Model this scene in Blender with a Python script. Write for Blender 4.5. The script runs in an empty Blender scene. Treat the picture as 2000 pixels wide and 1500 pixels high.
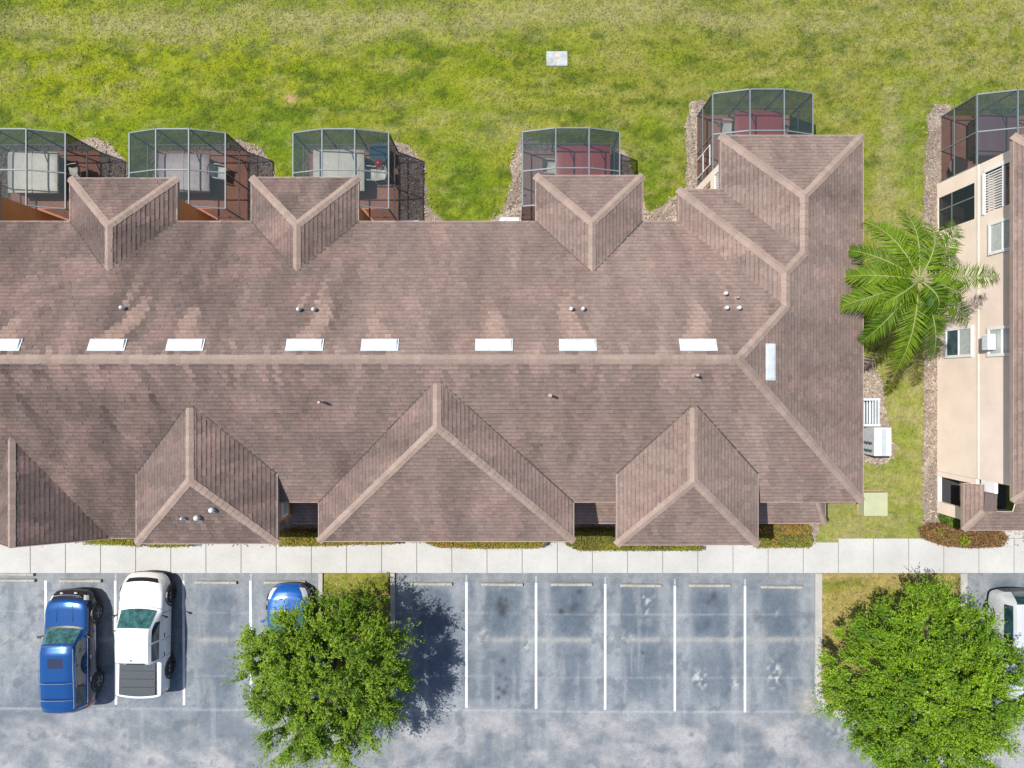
import bpy, math, random
import numpy as np
from mathutils import Vector, Matrix, Quaternion
random.seed(7)
RNG = np.random.default_rng(11)
scene = bpy.context.scene
COL = scene.collection
PI = math.pi

# ------------------------------------------------------------------ camera, sky, sun, exposure
H = 31.0            # height of the drone above the ground, metres
F = 1383.0          # focal length in photograph pixels (2000 wide)
cam_d = bpy.data.cameras.new('camera'); cam = bpy.data.objects.new('camera', cam_d); COL.objects.link(cam)
cam.location = (0, 0, H); cam.rotation_euler = (0, 0, 0)
cam_d.sensor_width = 36.0; cam_d.lens = 36.0 * F / 2000.0
cam_d.clip_start = 0.1; cam_d.clip_end = 3000
scene.camera = cam
SUN_DIR = Vector((0.47, -0.17, -1.0)).normalized()      # the way the light travels
world = bpy.data.worlds.new('World'); scene.world = world; world.use_nodes = True
wn = world.node_tree; wn.nodes.clear()
wo = wn.nodes.new('ShaderNodeOutputWorld'); wb = wn.nodes.new('ShaderNodeBackground'); sk = wn.nodes.new('ShaderNodeTexSky')
sk.sky_type = 'NISHITA'; sk.sun_disc = False
sk.sun_elevation = math.asin(-SUN_DIR.z); sk.sun_rotation = math.atan2(-SUN_DIR.x, -SUN_DIR.y) % (2 * PI)
wb.inputs['Strength'].default_value = 0.125
wn.links.new(sk.outputs[0], wb.inputs[0]); wn.links.new(wb.outputs[0], wo.inputs[0])
sun_d = bpy.data.lights.new('sun', 'SUN'); sun = bpy.data.objects.new('sun', sun_d); COL.objects.link(sun)
sun_d.energy = 4.5; sun_d.angle = math.radians(0.5); sun_d.color = (1.0, 0.955, 0.88)
sun.rotation_euler = SUN_DIR.to_track_quat('-Z', 'Y').to_euler(); sun.location = (-30, 10, 60)
scene.view_settings.view_transform = 'Standard'; scene.view_settings.look = 'None'
scene.view_settings.gamma = 1.0; scene.view_settings.exposure = 0.5

def G(u, v, h=0.0):
    """a point of the place: seen at (u, v) in the photograph, at height h"""
    return Vector(((u - 1000) * (H - h) / F, (750 - v) * (H - h) / F, h))

# ------------------------------------------------------------------ numpy noise
_T = np.random.default_rng(5).random((256, 256))
def vnoise(x, y, o=0):
    x = np.asarray(x, float) + o * 17.3; y = np.asarray(y, float) + o * 9.1
    xi = np.floor(x).astype(int); yi = np.floor(y).astype(int); fx = x - xi; fy = y - yi
    fx = fx * fx * (3 - 2 * fx); fy = fy * fy * (3 - 2 * fy)
    a = _T[xi & 255, yi & 255]; b = _T[(xi + 1) & 255, yi & 255]; c = _T[xi & 255, (yi + 1) & 255]; d = _T[(xi + 1) & 255, (yi + 1) & 255]
    return (a * (1 - fx) + b * fx) * (1 - fy) + (c * (1 - fx) + d * fx) * fy
def fbm(x, y, o=0, n=4):
    s = 0; a = .5; t = 0
    for k in range(n):
        s = s + a * vnoise(np.asarray(x) * 2 ** k, np.asarray(y) * 2 ** k, o + k); t += a; a *= .55
    return s / t
def sst(a, b, x):
    t = np.clip((np.asarray(x, float) - a) / (b - a), 0, 1); return t * t * (3 - 2 * t)
def mix3(a, b, t):
    t = np.asarray(t)[..., None]; return np.asarray(a) * (1 - t) + np.asarray(b) * t

# ------------------------------------------------------------------ materials
def material(name, base=(.5, .5, .5), rough=.8, attr=False, noise=(), bump=None, metal=0.0, coat=0.0, spec=.5, alpha=None, transl=0.0):
    m = bpy.data.materials.new(name); m.use_nodes = True
    nt = m.node_tree; N = nt.nodes; L = nt.links
    p = N['Principled BSDF']; out = N['Material Output']
    p.inputs['Roughness'].default_value = rough; p.inputs['Metallic'].default_value = metal
    p.inputs['Coat Weight'].default_value = coat; p.inputs['Coat Roughness'].default_value = .04
    p.inputs['Specular IOR Level'].default_value = spec
    tc = N.new('ShaderNodeTexCoord')
    if attr:
        a = N.new('ShaderNodeAttribute'); a.attribute_name = 'Col'; cur = a.outputs['Color']
    else:
        r = N.new('ShaderNodeRGB'); r.outputs[0].default_value = (*base, 1); cur = r.outputs[0]
    for (sc, det, lo, hi) in noise:
        n = N.new('ShaderNodeTexNoise'); n.inputs['Scale'].default_value = sc; n.inputs['Detail'].default_value = det
        n.inputs['Roughness'].default_value = .62
        L.new(tc.outputs['Object'], n.inputs['Vector'])
        mr = N.new('ShaderNodeMapRange'); mr.inputs[1].default_value = .28; mr.inputs[2].default_value = .72
        mr.inputs[3].default_value = lo; mr.inputs[4].default_value = hi
        L.new(n.outputs['Fac'], mr.inputs[0])
        mx = N.new('ShaderNodeVectorMath'); mx.operation = 'SCALE'
        L.new(cur, mx.inputs[0]); L.new(mr.outputs[0], mx.inputs['Scale']); cur = mx.outputs[0]
    L.new(cur, p.inputs['Base Color'])
    if bump:
        n = N.new('ShaderNodeTexNoise'); n.inputs['Scale'].default_value = bump[0]; n.inputs['Detail'].default_value = 4
        L.new(tc.outputs['Object'], n.inputs['Vector'])
        b = N.new('ShaderNodeBump'); b.inputs['Strength'].default_value = bump[1]; b.inputs['Distance'].default_value = bump[2]
        L.new(n.outputs['Fac'], b.inputs['Height']); L.new(b.outputs[0], p.inputs['Normal'])
    last = p.outputs[0]
    if transl:
        t = N.new('ShaderNodeBsdfTranslucent'); L.new(cur, t.inputs['Color'])
        ms = N.new('ShaderNodeMixShader'); ms.inputs[0].default_value = transl
        L.new(last, ms.inputs[1]); L.new(t.outputs[0], ms.inputs[2]); last = ms.outputs[0]
    if alpha is not None:
        t = N.new('ShaderNodeBsdfTransparent'); ms = N.new('ShaderNodeMixShader'); ms.inputs[0].default_value = alpha
        L.new(t.outputs[0], ms.inputs[1]); L.new(last, ms.inputs[2]); last = ms.outputs[0]
    L.new(last, out.inputs['Surface'])
    return m
M = {}
M['shingle'] = material('shingle', attr=True, rough=.9, noise=[(9, 3, .86, 1.14), (45, 2, .86, 1.14)], spec=.25)
M['cap'] = material('ridge_shingle', attr=True, rough=.9, noise=[(14, 3, .88, 1.12)], spec=.25)
M['deck'] = material('roof_underside', (.55, .47, .38), .8)
M['fascia'] = material('fascia_paint', (.30, .23, .19), .6, noise=[(3, 3, .85, 1.1)])
M['wall_orange'] = material('orange_stucco', (.60, .28, .115), .9, noise=[(1.2, 3, .88, 1.08), (30, 3, .93, 1.07)], bump=(60, .25, .01))
M['wall_cream'] = material('cream_stucco', (.79, .66, .56), .9, noise=[(.9, 5, .88, 1.05), (30, 3, .95, 1.05)], bump=(60, .25, .01))
M['valley'] = material('valley_gap_shade', (.055, .042, .038), .7, noise=[(4, 3, .6, 1.5)])
M['white'] = material('white_paint', (.78, .78, .77), .45, noise=[(5, 3, .92, 1.03)])
M['vent_metal'] = material('white_vent_metal', (.55, .58, .60), .4, noise=[(2.5, 4, .72, 1.06)])
M['pipe_white'] = material('white_pipe', (.60, .63, .64), .5, noise=[(14, 3, .7, 1.1)])
M['lead'] = material('tan_pipe', (.34, .27, .235), .7)
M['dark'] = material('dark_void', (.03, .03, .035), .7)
M['glass'] = material('window_glass', (.05, .085, .095), .06, noise=[(3, 2, .6, 1.4)], spec=.8)
M['blind'] = material('window_blind', (.42, .46, .45), .5, noise=[(8, 2, .85, 1.1)])
M['alu'] = material('grey_aluminium', (.135, .165, .178), .55, noise=[(4, 2, .9, 1.08)])
M['screen'] = material('insect_screen', (.022, .036, .040), .8, alpha=.60, spec=.2)
M['screen_top'] = material('roof_insect_screen', (.026, .046, .054), .8, alpha=.50, spec=.2)
M['paver'] = material('red_brick_pavers', (.50, .245, .185), .85, noise=[(1.5, 3, .8, 1.1), (22, 2, .82, 1.15)], bump=(30, .3, .01))
M['paver_grey'] = material('grey_brick_pavers', (.42, .25, .225), .85, noise=[(1.5, 3, .8, 1.1), (22, 2, .82, 1.15)], bump=(30, .3, .01))
M['tub_shell'] = material('tub_shell', (.11, .075, .065), .5, noise=[(8, 3, .8, 1.15)])
for nm, c in (('cream', (.74, .73, .63)), ('mauve', (.43, .36, .375)), ('maroon', (.40, .085, .092)), ('purple', (.20, .11, .13))):
    M['cover_' + nm] = material(nm + '_vinyl', c, .42, noise=[(2, 4, .82, 1.1)], bump=(5, .35, .03))
M['plastic'] = material('white_plastic', (.62, .62, .58), .4)
M['blue_glass'] = material('blue_table_glass', (.06, .13, .19), .1)
M['concrete'] = material('pale_concrete', (.415, .412, .395), .85, noise=[(.55, 5, .86, 1.07), (14, 4, .92, 1.06)], bump=(80, .2, .004))
M['joint'] = material('slab_joint', (.15, .14, .12), .9)
M['kerb'] = material('kerb_concrete', (.36, .345, .325), .85, noise=[(1.4, 4, .78, 1.12), (18, 3, .85, 1.1)])
M['stop'] = material('wheel_stop_concrete', (.31, .31, .28), .85, noise=[(3, 4, .72, 1.15), (25, 3, .85, 1.12)])
M['asphalt'] = material('asphalt', attr=True, rough=.85, noise=[(3.0, 6, .86, 1.14), (24, 5, .78, 1.2)], bump=(90, .35, .006), spec=.3)
M['paint'] = material('white_road_paint', (.62, .63, .64), .7, noise=[(2.2, 5, .74, 1.1), (30, 3, .86, 1.08)])
M['lawn'] = material('lawn_soil', attr=True, rough=.95, noise=[(7, 5, .74, 1.26), (30, 4, .80, 1.22)], bump=(22, .45, .03), spec=.1)
M['blade'] = material('grass_blade', attr=True, rough=.75, transl=.30, spec=.2)
M['mulch'] = material('mulch', attr=True, rough=.95, noise=[(16, 4, .5, 1.55), (5, 3, .8, 1.2)], bump=(26, 1.0, .05), spec=.1)
M['chip'] = material('wood_chip', attr=True, rough=.9, spec=.1)
M['leaf'] = material('leaf', attr=True, rough=.5, transl=.34, spec=.35)
M['palm_leaf'] = material('palm_leaflet', attr=True, rough=.55, transl=.34, spec=.25)
M['bark'] = material('bark', (.085, .068, .055), .95, noise=[(6, 4, .6, 1.3)], bump=(18, .8, .03))
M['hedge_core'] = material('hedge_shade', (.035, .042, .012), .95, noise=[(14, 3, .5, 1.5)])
M['green_box'] = material('pale_green_paint', (.36, .385, .235), .55, noise=[(2, 4, .9, 1.06)])
M['util'] = material('utility_white', (.52, .555, .57), .45, noise=[(4, 4, .88, 1.05)])
M['util_grey'] = material('utility_grey', (.36, .42, .46), .5, noise=[(6, 3, .85, 1.1)])
M['util_dark'] = material('utility_dark', (.055, .07, .08), .4)
M['tyre'] = material('tyre_rubber', (.018, .018, .02), .75)
M['rim'] = material('alloy_rim', (.45, .46, .48), .3, metal=.8)
M['rim_dark'] = material('dark_rim', (.07, .07, .075), .35, metal=.6)
M['blue_paint'] = material('blue_car_paint', (.002, .068, .245), .16, coat=1.0, noise=[(1.3, 3, .92, 1.06)], metal=.45)
M['blue_paint_light'] = material('bright_blue_car_paint', (.010, .10, .40), .26, coat=1.0, noise=[(1.3, 3, .92, 1.06)], metal=.2)
M['white_car'] = material('white_car_paint', (.66, .66, .665), .3, coat=1.0, noise=[(1.3, 3, .95, 1.03)])
M['silver_car'] = material('pale_silver_car_paint', (.53, .55, .58), .28, coat=1.0, metal=.25, noise=[(1.3, 3, .95, 1.03)])
M['navy'] = material('sunroof_and_side_shade', (.006, .013, .045), .22, coat=1.0)  # sunroof; on the blue body's sides, shade put into the colour
M['trim'] = material('black_trim', (.015, .015, .018), .35, coat=.4)
M['chrome'] = material('chrome', (.62, .64, .67), .15, metal=1.0)
M['wind_glass'] = material('windshield_glass', (.022, .075, .080), .03, spec=.9, coat=.6, noise=[(4.5, 4, .25, 2.6)])  # reflected trees put into the colour as a teal mottle
M['car_glass'] = material('car_glass', (.012, .035, .04), .03, spec=.9, coat=.6, noise=[(3.2, 3, .45, 2.0)])  # soft mottle paints the greenery reflected in the glass
M['tonneau'] = material('bed_cover_vinyl', (.034, .042, .050), .6, noise=[(12, 4, .8, 1.25)])
M['lamp_clear'] = material('headlamp_lens', (.55, .58, .6), .12, coat=.6)
M['lamp_red'] = material('tail_lamp_lens', (.35, .02, .02), .2, coat=.6)
M['orange_door'] = material('orange_door', (.47, .28, .16), .6)
M['dirt'] = material('bare_dirt', (.34, .235, .15), .95, noise=[(8, 4, .7, 1.2)])

# ------------------------------------------------------------------ mesh building helpers
class MB:
    """collects shapes for ONE mesh"""
    def __init__(s): s.v = []; s.f = []; s.c = []
    def add(s, vs, fs, col=None):
        o = len(s.v); s.v += [tuple(p) for p in vs]; s.f += [tuple(i + o for i in f) for f in fs]
        if col is not None: s.c += [col] * len(vs)
        return s
    def box(s, lo, hi, col=None):
        x0, y0, z0 = lo; x1, y1, z1 = hi
        return s.add([(x0, y0, z0), (x1, y0, z0), (x1, y1, z0), (x0, y1, z0), (x0, y0, z1), (x1, y0, z1), (x1, y1, z1), (x0, y1, z1)],
                     [(0, 3, 2, 1), (4, 5, 6, 7), (0, 1, 5, 4), (1, 2, 6, 5), (2, 3, 7, 6), (3, 0, 4, 7)], col)
    def bar(s, a, b, w, h=None, up=(0, 0, 1)):
        a = Vector(a); b = Vector(b); h = w if h is None else h
        d = (b - a).normalized(); upv = Vector(up)
        if abs(d.dot(upv)) > .98: upv = Vector((0, 1, 0))
        x = d.cross(upv).normalized(); y = x.cross(d).normalized()
        vs = []
        for p in (a, b):
            for (i, j) in ((-1, -1), (1, -1), (1, 1), (-1, 1)): vs.append(p + x * (i * w / 2) + y * (j * h / 2))
        return s.add(vs, [(0, 1, 2, 3), (4, 7, 6, 5), (0, 4, 5, 1), (1, 5, 6, 2), (2, 6, 7, 3), (3, 7, 4, 0)])
    def tube(s, pts, rad, n=8, cap=True):
        pts = [Vector(p) for p in pts]
        if not hasattr(rad, '__len__'): rad = [rad] * len(pts)
        vs = []; fs = []
        for k, p in enumerate(pts):
            d = (pts[min(k + 1, len(pts) - 1)] - pts[max(k - 1, 0)]).normalized()
            up = Vector((0, 0, 1)) if abs(d.z) < .9 else Vector((0, 1, 0))
            x = d.cross(up).normalized(); y = x.cross(d)
            for i in range(n):
                t = 2 * PI * i / n; vs.append(p + (x * math.cos(t) + y * math.sin(t)) * rad[k])
        for k in range(len(pts) - 1):
            for i in range(n):
                j = (i + 1) % n; fs.append((k * n + i, k * n + j, (k + 1) * n + j, (k + 1) * n + i))
        if cap: fs += [tuple(range(n - 1, -1, -1)), tuple((len(pts) - 1) * n + i for i in range(n))]
        return s.add(vs, fs)
    def quad(s, *p): return s.add(p, [tuple(range(len(p)))])
    def build(s, name, mat, parent=None, smooth=False, world=False, bevel=0, angle=None):
        return mesh_obj(name, s.v, s.f, mat, parent, smooth, s.c if len(s.c) == len(s.v) and s.c else None, world, bevel, angle)

def mesh_obj(name, v, f, mat, parent=None, smooth=False, cols=None, world=False, bevel=0, angle=None):
    me = bpy.data.meshes.new(name); me.from_pydata([tuple(p) for p in v] if not isinstance(v, np.ndarray) else v, [], f); me.update()
    if cols is not None:
        ca = me.color_attributes.new('Col', 'FLOAT_COLOR', 'POINT')
        c = np.ones((len(me.vertices), 4), np.float32); c[:, :3] = np.asarray(cols, np.float32); ca.data.foreach_set('color', c.ravel())
    if smooth:
        me.polygons.foreach_set('use_smooth', [True] * len(me.polygons))
        if angle: me.set_sharp_from_angle(angle=math.radians(angle))
    me.materials.append(mat)
    o = bpy.data.objects.new(name, me); COL.objects.link(o)
    if parent is not None:
        o.parent = parent
        if world: o.matrix_parent_inverse = Matrix.Translation(-Vector(parent.location))
    if bevel:
        b = o.modifiers.new('bevel', 'BEVEL'); b.width = bevel; b.segments = 2; b.limit_method = 'ANGLE'
    return o
def soup(name, V, mat, C, per, parent=None, world=False):
    """fast mesh of loose polygons with `per` corners each; V (n,per,3), C (n,3)"""
    n = len(V); me = bpy.data.meshes.new(name)
    me.vertices.add(n * per); me.vertices.foreach_set('co', V.reshape(-1).astype(np.float32))
    me.loops.add(n * per); me.loops.foreach_set('vertex_index', np.arange(n * per, dtype=np.int32))
    me.polygons.add(n); me.polygons.foreach_set('loop_start', np.arange(0, n * per, per, dtype=np.int32))
    me.update(calc_edges=True); me.validate()
    ca = me.color_attributes.new('Col', 'FLOAT_COLOR', 'POINT')
    c = np.ones((n, per, 4), np.float32); c[:, :, :3] = C[:, None, :]; ca.data.foreach_set('color', c.ravel())
    me.materials.append(mat)
    o = bpy.data.objects.new(name, me); COL.objects.link(o)
    if parent is not None:
        o.parent = parent
        if world: o.matrix_parent_inverse = Matrix.Translation(-Vector(parent.location))
    return o
def thing(name, loc, label, cat, group=None, rz=0.0):
    o = bpy.data.objects.new(name, None); COL.objects.link(o); o.location = loc; o.rotation_euler = (0, 0, rz); o.empty_display_size = .3
    return tag(o, label, cat, group)
def tag(o, label, cat, group=None):
    o['label'] = label; o['category'] = cat
    if group: o['group'] = group
    return o
def struct(o, kind='structure'):
    o['kind'] = kind; return o
def kids(o): return [c for c in bpy.data.objects if c.parent == o]
def copy_tree(o, parent=None):
    c = o.copy(); COL.objects.link(c)
    if parent is not None: c.parent = parent
    for k in kids(o): copy_tree(k, c)
    return c
def in_poly(x, y, poly):
    x = np.asarray(x); y = np.asarray(y); r = np.zeros(x.shape, bool); n = len(poly)
    for i in range(n):
        x0, y0 = poly[i]; x1, y1 = poly[(i + 1) % n]
        if y0 == y1: continue
        r ^= ((y0 > y) != (y1 > y)) & (x < (x1 - x0) * (y - y0) / (y1 - y0) + x0)
    return r
def ground_poly(px): return [(G(u, v).x, G(u, v).y) for u, v in px]

# ================================================================== GROUND
SW_TOP, SW_BOT = -6.93, -8.27          # sidewalk, far and near edge
BEDS = [ground_poly(p) for p in (
    [(-60, 285), (60, 284), (150, 278), (190, 268), (222, 286), (245, 315), (252, 350), (252, 490), (-60, 490)],
    [(300, 290), (400, 286), (470, 274), (508, 290), (532, 318), (538, 350), (538, 490), (290, 490)],
    [(596, 290), (700, 288), (772, 276), (800, 286), (828, 318), (836, 400), (868, 434), (880, 490), (590, 490)],
    [(1018, 268), (1003, 300), (998, 350), (992, 388), (975, 418), (948, 436), (940, 490), (1262, 490), (1258, 398), (1240, 350), (1225, 302), (1205, 290), (1190, 284), (1100, 288)],
    [(1254, 392), (1268, 412), (1285, 408), (1308, 388), (1336, 372), (1338, 300), (1342, 232), (1350, 200), (1376, 196), (1376, 490), (1250, 490)],
    [(1824, 203), (1856, 208), (1856, 480), (1836, 480), (1838, 1040), (1812, 1046), (1800, 1020), (1803, 800), (1802, 400), (1808, 300), (1813, 225)],
    [(1640, 690), (1696, 702), (1722, 738), (1729, 800), (1747, 890), (1722, 910), (1690, 905), (1640, 905)],
    [(-60, 960), (1598, 960), (1602, 1030), (1592, 1062), (-60, 1062)],
    [(1812, 1030), (1840, 1020), (2060, 1020), (2060, 1062), (1830, 1064)])]
def in_beds(x, y):
    r = np.zeros(np.shape(x), bool)
    for b in BEDS: r |= in_poly(x, y, b)
    return r

def lawn_color(x, y):
    """albedo of the turf: green, lime, dark and dry patches"""
    u = 1000 + x * F / H; v = 750 - y * F / H
    n6 = fbm(x * 3.2, y * 4.2, 12, 5)
    n1 = fbm(x * .22, y * .60, 1); n2 = fbm(x * .50, y * 1.5, 2, 5); n3 = fbm(x * 2.0, y * 3.6, 3); n4 = fbm(x * .16, y * .5, 4)
    col = mix3((.125, .165, .012), (.182, .208, .026), sst(.34, .68, n2))
    olive = sst(850, 1350, u) * (v < 560) * sst(.25, .65, n2 * .5 + n1 * .5); col = mix3(col, (.182, .174, .052), olive * .75)
    lime = sst(.34, .70, n1 + .32 * np.exp(-((u - 180) / 420) ** 2 - ((v - 130) / 75) ** 2) + .18 * np.exp(-((u - 330) / 260) ** 2 - ((v - 225) / 50) ** 2) - .13)
    col = mix3(col, (.178, .212, .006), lime * (.22 + .52 * sst(900, 300, u)))
    lush = np.exp(-((u - 905) / 62) ** 2 - ((v - 355) / 85) ** 2) + np.exp(-((u - 545) / 60) ** 2 - ((v - 270) / 60) ** 2) * .8 + np.exp(-((u - 1285) / 40) ** 2 - ((v - 330) / 90) ** 2) * .8
    lush += .7 * np.exp(-((u - 1480) / 120) ** 2 - ((v - 165) / 12) ** 2) + .7 * np.exp(-((u - 1910) / 60) ** 2 - ((v - 175) / 26) ** 2)
    lush += .8 * np.exp(-((u - 1770) / 40) ** 2 - ((v - 300) / 130) ** 2) + .5 * np.exp(-((u - 250) / 240) ** 2 - ((v - 250) / 30) ** 2)
    col = mix3(col, (.090, .160, .010), np.clip(lush * (.45 + .8 * n3), 0, .9))
    n5 = fbm(x * 1.0, y * 2.3, 7, 6); dk = sst(.44, .66, n3 * .15 + n5 * .45 + n6 * .40)
    col = mix3(col, (.058, .092, .011), dk * .92)
    band = .55 * np.exp(-((v - 48) / 36) ** 2 - ((u - 250) / 420) ** 2) + .36 * np.exp(-((v - 28) / 34) ** 2 - ((u - 850) / 420) ** 2) + .30 * np.exp(-((v - 30) / 30) ** 2 - ((u - 1400) / 500) ** 2)
    dry = .60 * sst(.48, .74, n4 * .45 + n2 * .35 + n3 * .30 - .06 + band * .30) + band * .85 * (.25 + 1.2 * n6)
    dry += .45 * sst(1300, 1900, u) * sst(.40, .65, n3) * (v < 500)
    strip = (u > 1590) & (u < 1805) & (v > 690) & (v < 1060)
    dry = dry + np.where(strip, sst(.34, .66, n3 * .6 + n2 * .4) * .55 + .45 * np.exp(-((u - 1695) / 50) ** 2 - ((v - 975) / 75) ** 2), 0)
    col = np.where(strip[..., None], mix3(col, (.185, .215, .062), .5), col)
    path = np.exp(-((u - (1735 - .04 * (v - 250))) / 16) ** 2) * ((v > 170) & (v < 480)) * .7
    col = mix3(col, (.225, .215, .105), np.clip(dry * (.42 + 1.0 * n6) + path * (.4 + n3), 0, .85))
    pale = sst(.56, .72, fbm(x * 1.1 + 5, y * 3.0, 8, 6)); col = mix3(col, (.215, .215, .075), pale * .55)
    isl = (y < -8.2)
    tan = np.where(isl, .25 + .75 * sst(.3, .6, n2) * sst(.25, .6, n3 + .15), 0)
    tan = np.where(isl & (u < 800), tan * .7, tan)
    col = mix3(col, (.27, .215, .10), np.clip(tan, 0, .85))
    col = mix3(col, (.36, .24, .14), np.clip(1.25 * np.exp(-((u - 568) / 11) ** 2 - ((v - 193) / 7) ** 2) * (.6 + n3), 0, 1))
    col = mix3(col, (.30, .21, .12), np.clip(1.1 * np.exp(-((u - 672) / 22) ** 2 - ((v - 1165) / 12) ** 2) * (.5 + n3), 0, 1))
    return col * (.72 + .52 * fbm(x * 6, y * 6, 9, 3))[..., None] * np.array((1.0, .955, .84))

def grid_obj(name, xs, ys, zf, cf, mat):
    X, Y = np.meshgrid(xs, ys, indexing='xy'); Z = zf(X, Y); C = cf(X, Y).reshape(-1, 3)
    V = np.stack([X, Y, Z], -1).reshape(-1, 3); nx, ny = len(xs), len(ys)
    i = np.arange(ny - 1)[:, None] * nx + np.arange(nx - 1)[None, :]
    Fc = np.stack([i, i + 1, i + 1 + nx, i + nx], -1).reshape(-1, 4)
    return mesh_obj(name, V, [], mat) if False else _grid(name, V, Fc, mat, C)
def _grid(name, V, Fc, mat, C):
    me = bpy.data.meshes.new(name); n = len(Fc)
    me.vertices.add(len(V)); me.vertices.foreach_set('co', V.reshape(-1).astype(np.float32))
    me.loops.add(n * 4); me.loops.foreach_set('vertex_index', Fc.reshape(-1).astype(np.int32))
    me.polygons.add(n); me.polygons.foreach_set('loop_start', np.arange(0, n * 4, 4, dtype=np.int32))
    me.update(calc_edges=True)
    ca = me.color_attributes.new('Col', 'FLOAT_COLOR', 'POINT'); c = np.ones((len(V), 4), np.float32); c[:, :3] = C
    ca.data.foreach_set('color', c.ravel()); me.materials.append(mat)
    o = bpy.data.objects.new(name, me); COL.objects.link(o); return o
far = [60, 90, 150, 300, 600]
xs = np.array([-f for f in far[::-1]] + list(np.arange(-26, 26.01, .13)) + far)
ys = np.array([-f for f in far[::-1]] + [-30, -8.30, -8.22] + list(np.arange(-8.1, 19.01, .13)) + [30] + far)
lawn = grid_obj('lawn', xs, ys, lambda X, Y: np.where(Y < -8.25, -.30, 0.02 * (fbm(X * .5, Y * .5, 20) - .5) * (Y > 12) - .004 * (Y > 12)), lawn_color, M['lawn']); struct(lawn)

# grass blades: real little leaves standing on the lawn, nobody could count them
PATIOS = [(-21.95, -18.0), (-15.5, -11.52), (-8.9, -4.93), (.38, 4.4)]
HOUSE = [(a, 7, b, 10.2) for a, b in PATIOS] + [(8.05, 8.5, 12.2, 11.78), (18.7, 8.7, 22.8, 11.75)] + [(-40, -5.3, 12.3, 7.1), (8, 5, 12.3, 8.6), (18.6, -5.7, 40, 8.7)]
def make_grass():
    n = 190000
    x = RNG.uniform(-25, 25, n); y = RNG.uniform(-6.9, 18.6, n)
    ok = ~in_beds(x, y)
    for a in HOUSE: ok &= ~((x > a[0]) & (x < a[2]) & (y > a[1]) & (y < a[3]))
    dens = fbm(x * 1.1, y * 1.1, 31, 3); ok &= RNG.random(n) < .35 + 1.1 * dens
    x = x[ok]; y = y[ok]
    xi = []; yi = []
    for (x0, x1, y0, y1) in ((-8.22, -5.35, -14.2, -8.45), (13.62, 19.68, -13.6, -8.45)):
        k = int((x1 - x0) * (y1 - y0) * 330); xi.append(RNG.uniform(x0, x1, k)); yi.append(RNG.uniform(y0, y1, k))
    zi = np.concatenate([np.zeros(len(x)), np.full(sum(map(len, xi)), .03)])
    x = np.concatenate([x] + xi); y = np.concatenate([y] + yi); n = len(x)
    a = RNG.uniform(0, 2 * PI, n); ln = RNG.uniform(.05, .13, n); w = RNG.uniform(.014, .03, n); hh = RNG.uniform(.012, .05, n)
    V = np.zeros((n, 3, 3))
    dx, dy = np.cos(a), np.sin(a)
    V[:, 0] = np.stack([x - dy * w, y + dx * w, zi - .005], -1); V[:, 1] = np.stack([x + dy * w, y - dx * w, zi - .005], -1)
    V[:, 2] = np.stack([x + dx * ln, y + dy * ln, zi + hh], -1)
    C = lawn_color(x, y) * RNG.uniform(.72, 1.5, n)[:, None] * np.array([1.0, 1.07, .8])
    C[:, 0] *= RNG.uniform(.85, 1.15, n)
    o = soup('grass', V, M['blade'], C, 3); struct(o, 'stuff'); o['label'] = 'short patchy green and yellow turf around the houses'
make_grass()

# mulch beds
def bed_color(x, y):
    n = fbm(x * 3, y * 3, 41); c = mix3((.215, .172, .138), (.32, .265, .215), sst(.35, .65, n))
    return mix3(c, (.10, .085, .075), sst(.55, .8, fbm(x * 1.3, y * 1.3, 44)) * .5)
for i, b in enumerate(BEDS):
    pts = []
    for k in range(len(b)):
        p = Vector(b[k]); q = Vector(b[(k + 1) % len(b)]); m = max(1, int((q - p).length / .12))
        for t in range(m):
            r = p.lerp(q, t / m); nrm = Vector((-(q - p).y, (q - p).x)).normalized()
            r += nrm * (float(fbm(r.x * 3.2, r.y * 3.2, 50, 3)) - .5) * .30
            pts.append((r.x, r.y, .012 + .002 * i))
    c = bed_color(np.array([p[0] for p in pts]), np.array([p[1] for p in pts]))
    o = mesh_obj('mulch_bed', pts, [tuple(range(len(pts)))], M['mulch'], cols=c); struct(o)
def make_chips():
    n = 60000; x = RNG.uniform(-23, 24, n); y = RNG.uniform(-7, 13, n); ok = in_beds(x, y)
    for a in HOUSE: ok &= ~((x > a[0]) & (x < a[2]) & (y > a[1]) & (y < a[3]))
    # loose litter spills over the edges of the beds
    x2 = x + RNG.normal(0, .09, n); y2 = y + RNG.normal(0, .09, n); x = x2[ok]; y = y2[ok]; n = len(x)
    a = RNG.uniform(0, PI, n); l = RNG.uniform(.025, .06, n); w = RNG.uniform(.012, .026, n); z = RNG.uniform(.02, .055, n)
    dx, dy = np.cos(a), np.sin(a); t = RNG.normal(0, .018, (n, 4)); V = np.zeros((n, 4, 3))
    for k, (i, j) in enumerate(((-1, -1), (1, -1), (1, 1), (-1, 1))):
        V[:, k] = np.stack([x + i * dx * l - j * dy * w, y + i * dy * l + j * dx * w, z + np.abs(t[:, k])], -1)
    C = mix3((.13, .10, .08), (.45, .38, .315), RNG.random(n) ** 1.3)
    o = soup('wood_chips', V, M['chip'], C, 4); struct(o, 'stuff'); o['label'] = 'loose brown and tan wood chips lying in the beds beside the walls'
make_chips()

# sidewalk: cast panels with open joints, on a dark bed
sw = MB(); step = 68.57 * H / F; x0 = G(60, 0).x
for k in range(-22, 50):
    a = x0 + k * step
    sw.box((a + .013, SW_BOT, -.05), (a + step - .013, SW_TOP + (.17 if a > 13.4 and a < 26 else 0), .03))
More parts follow.
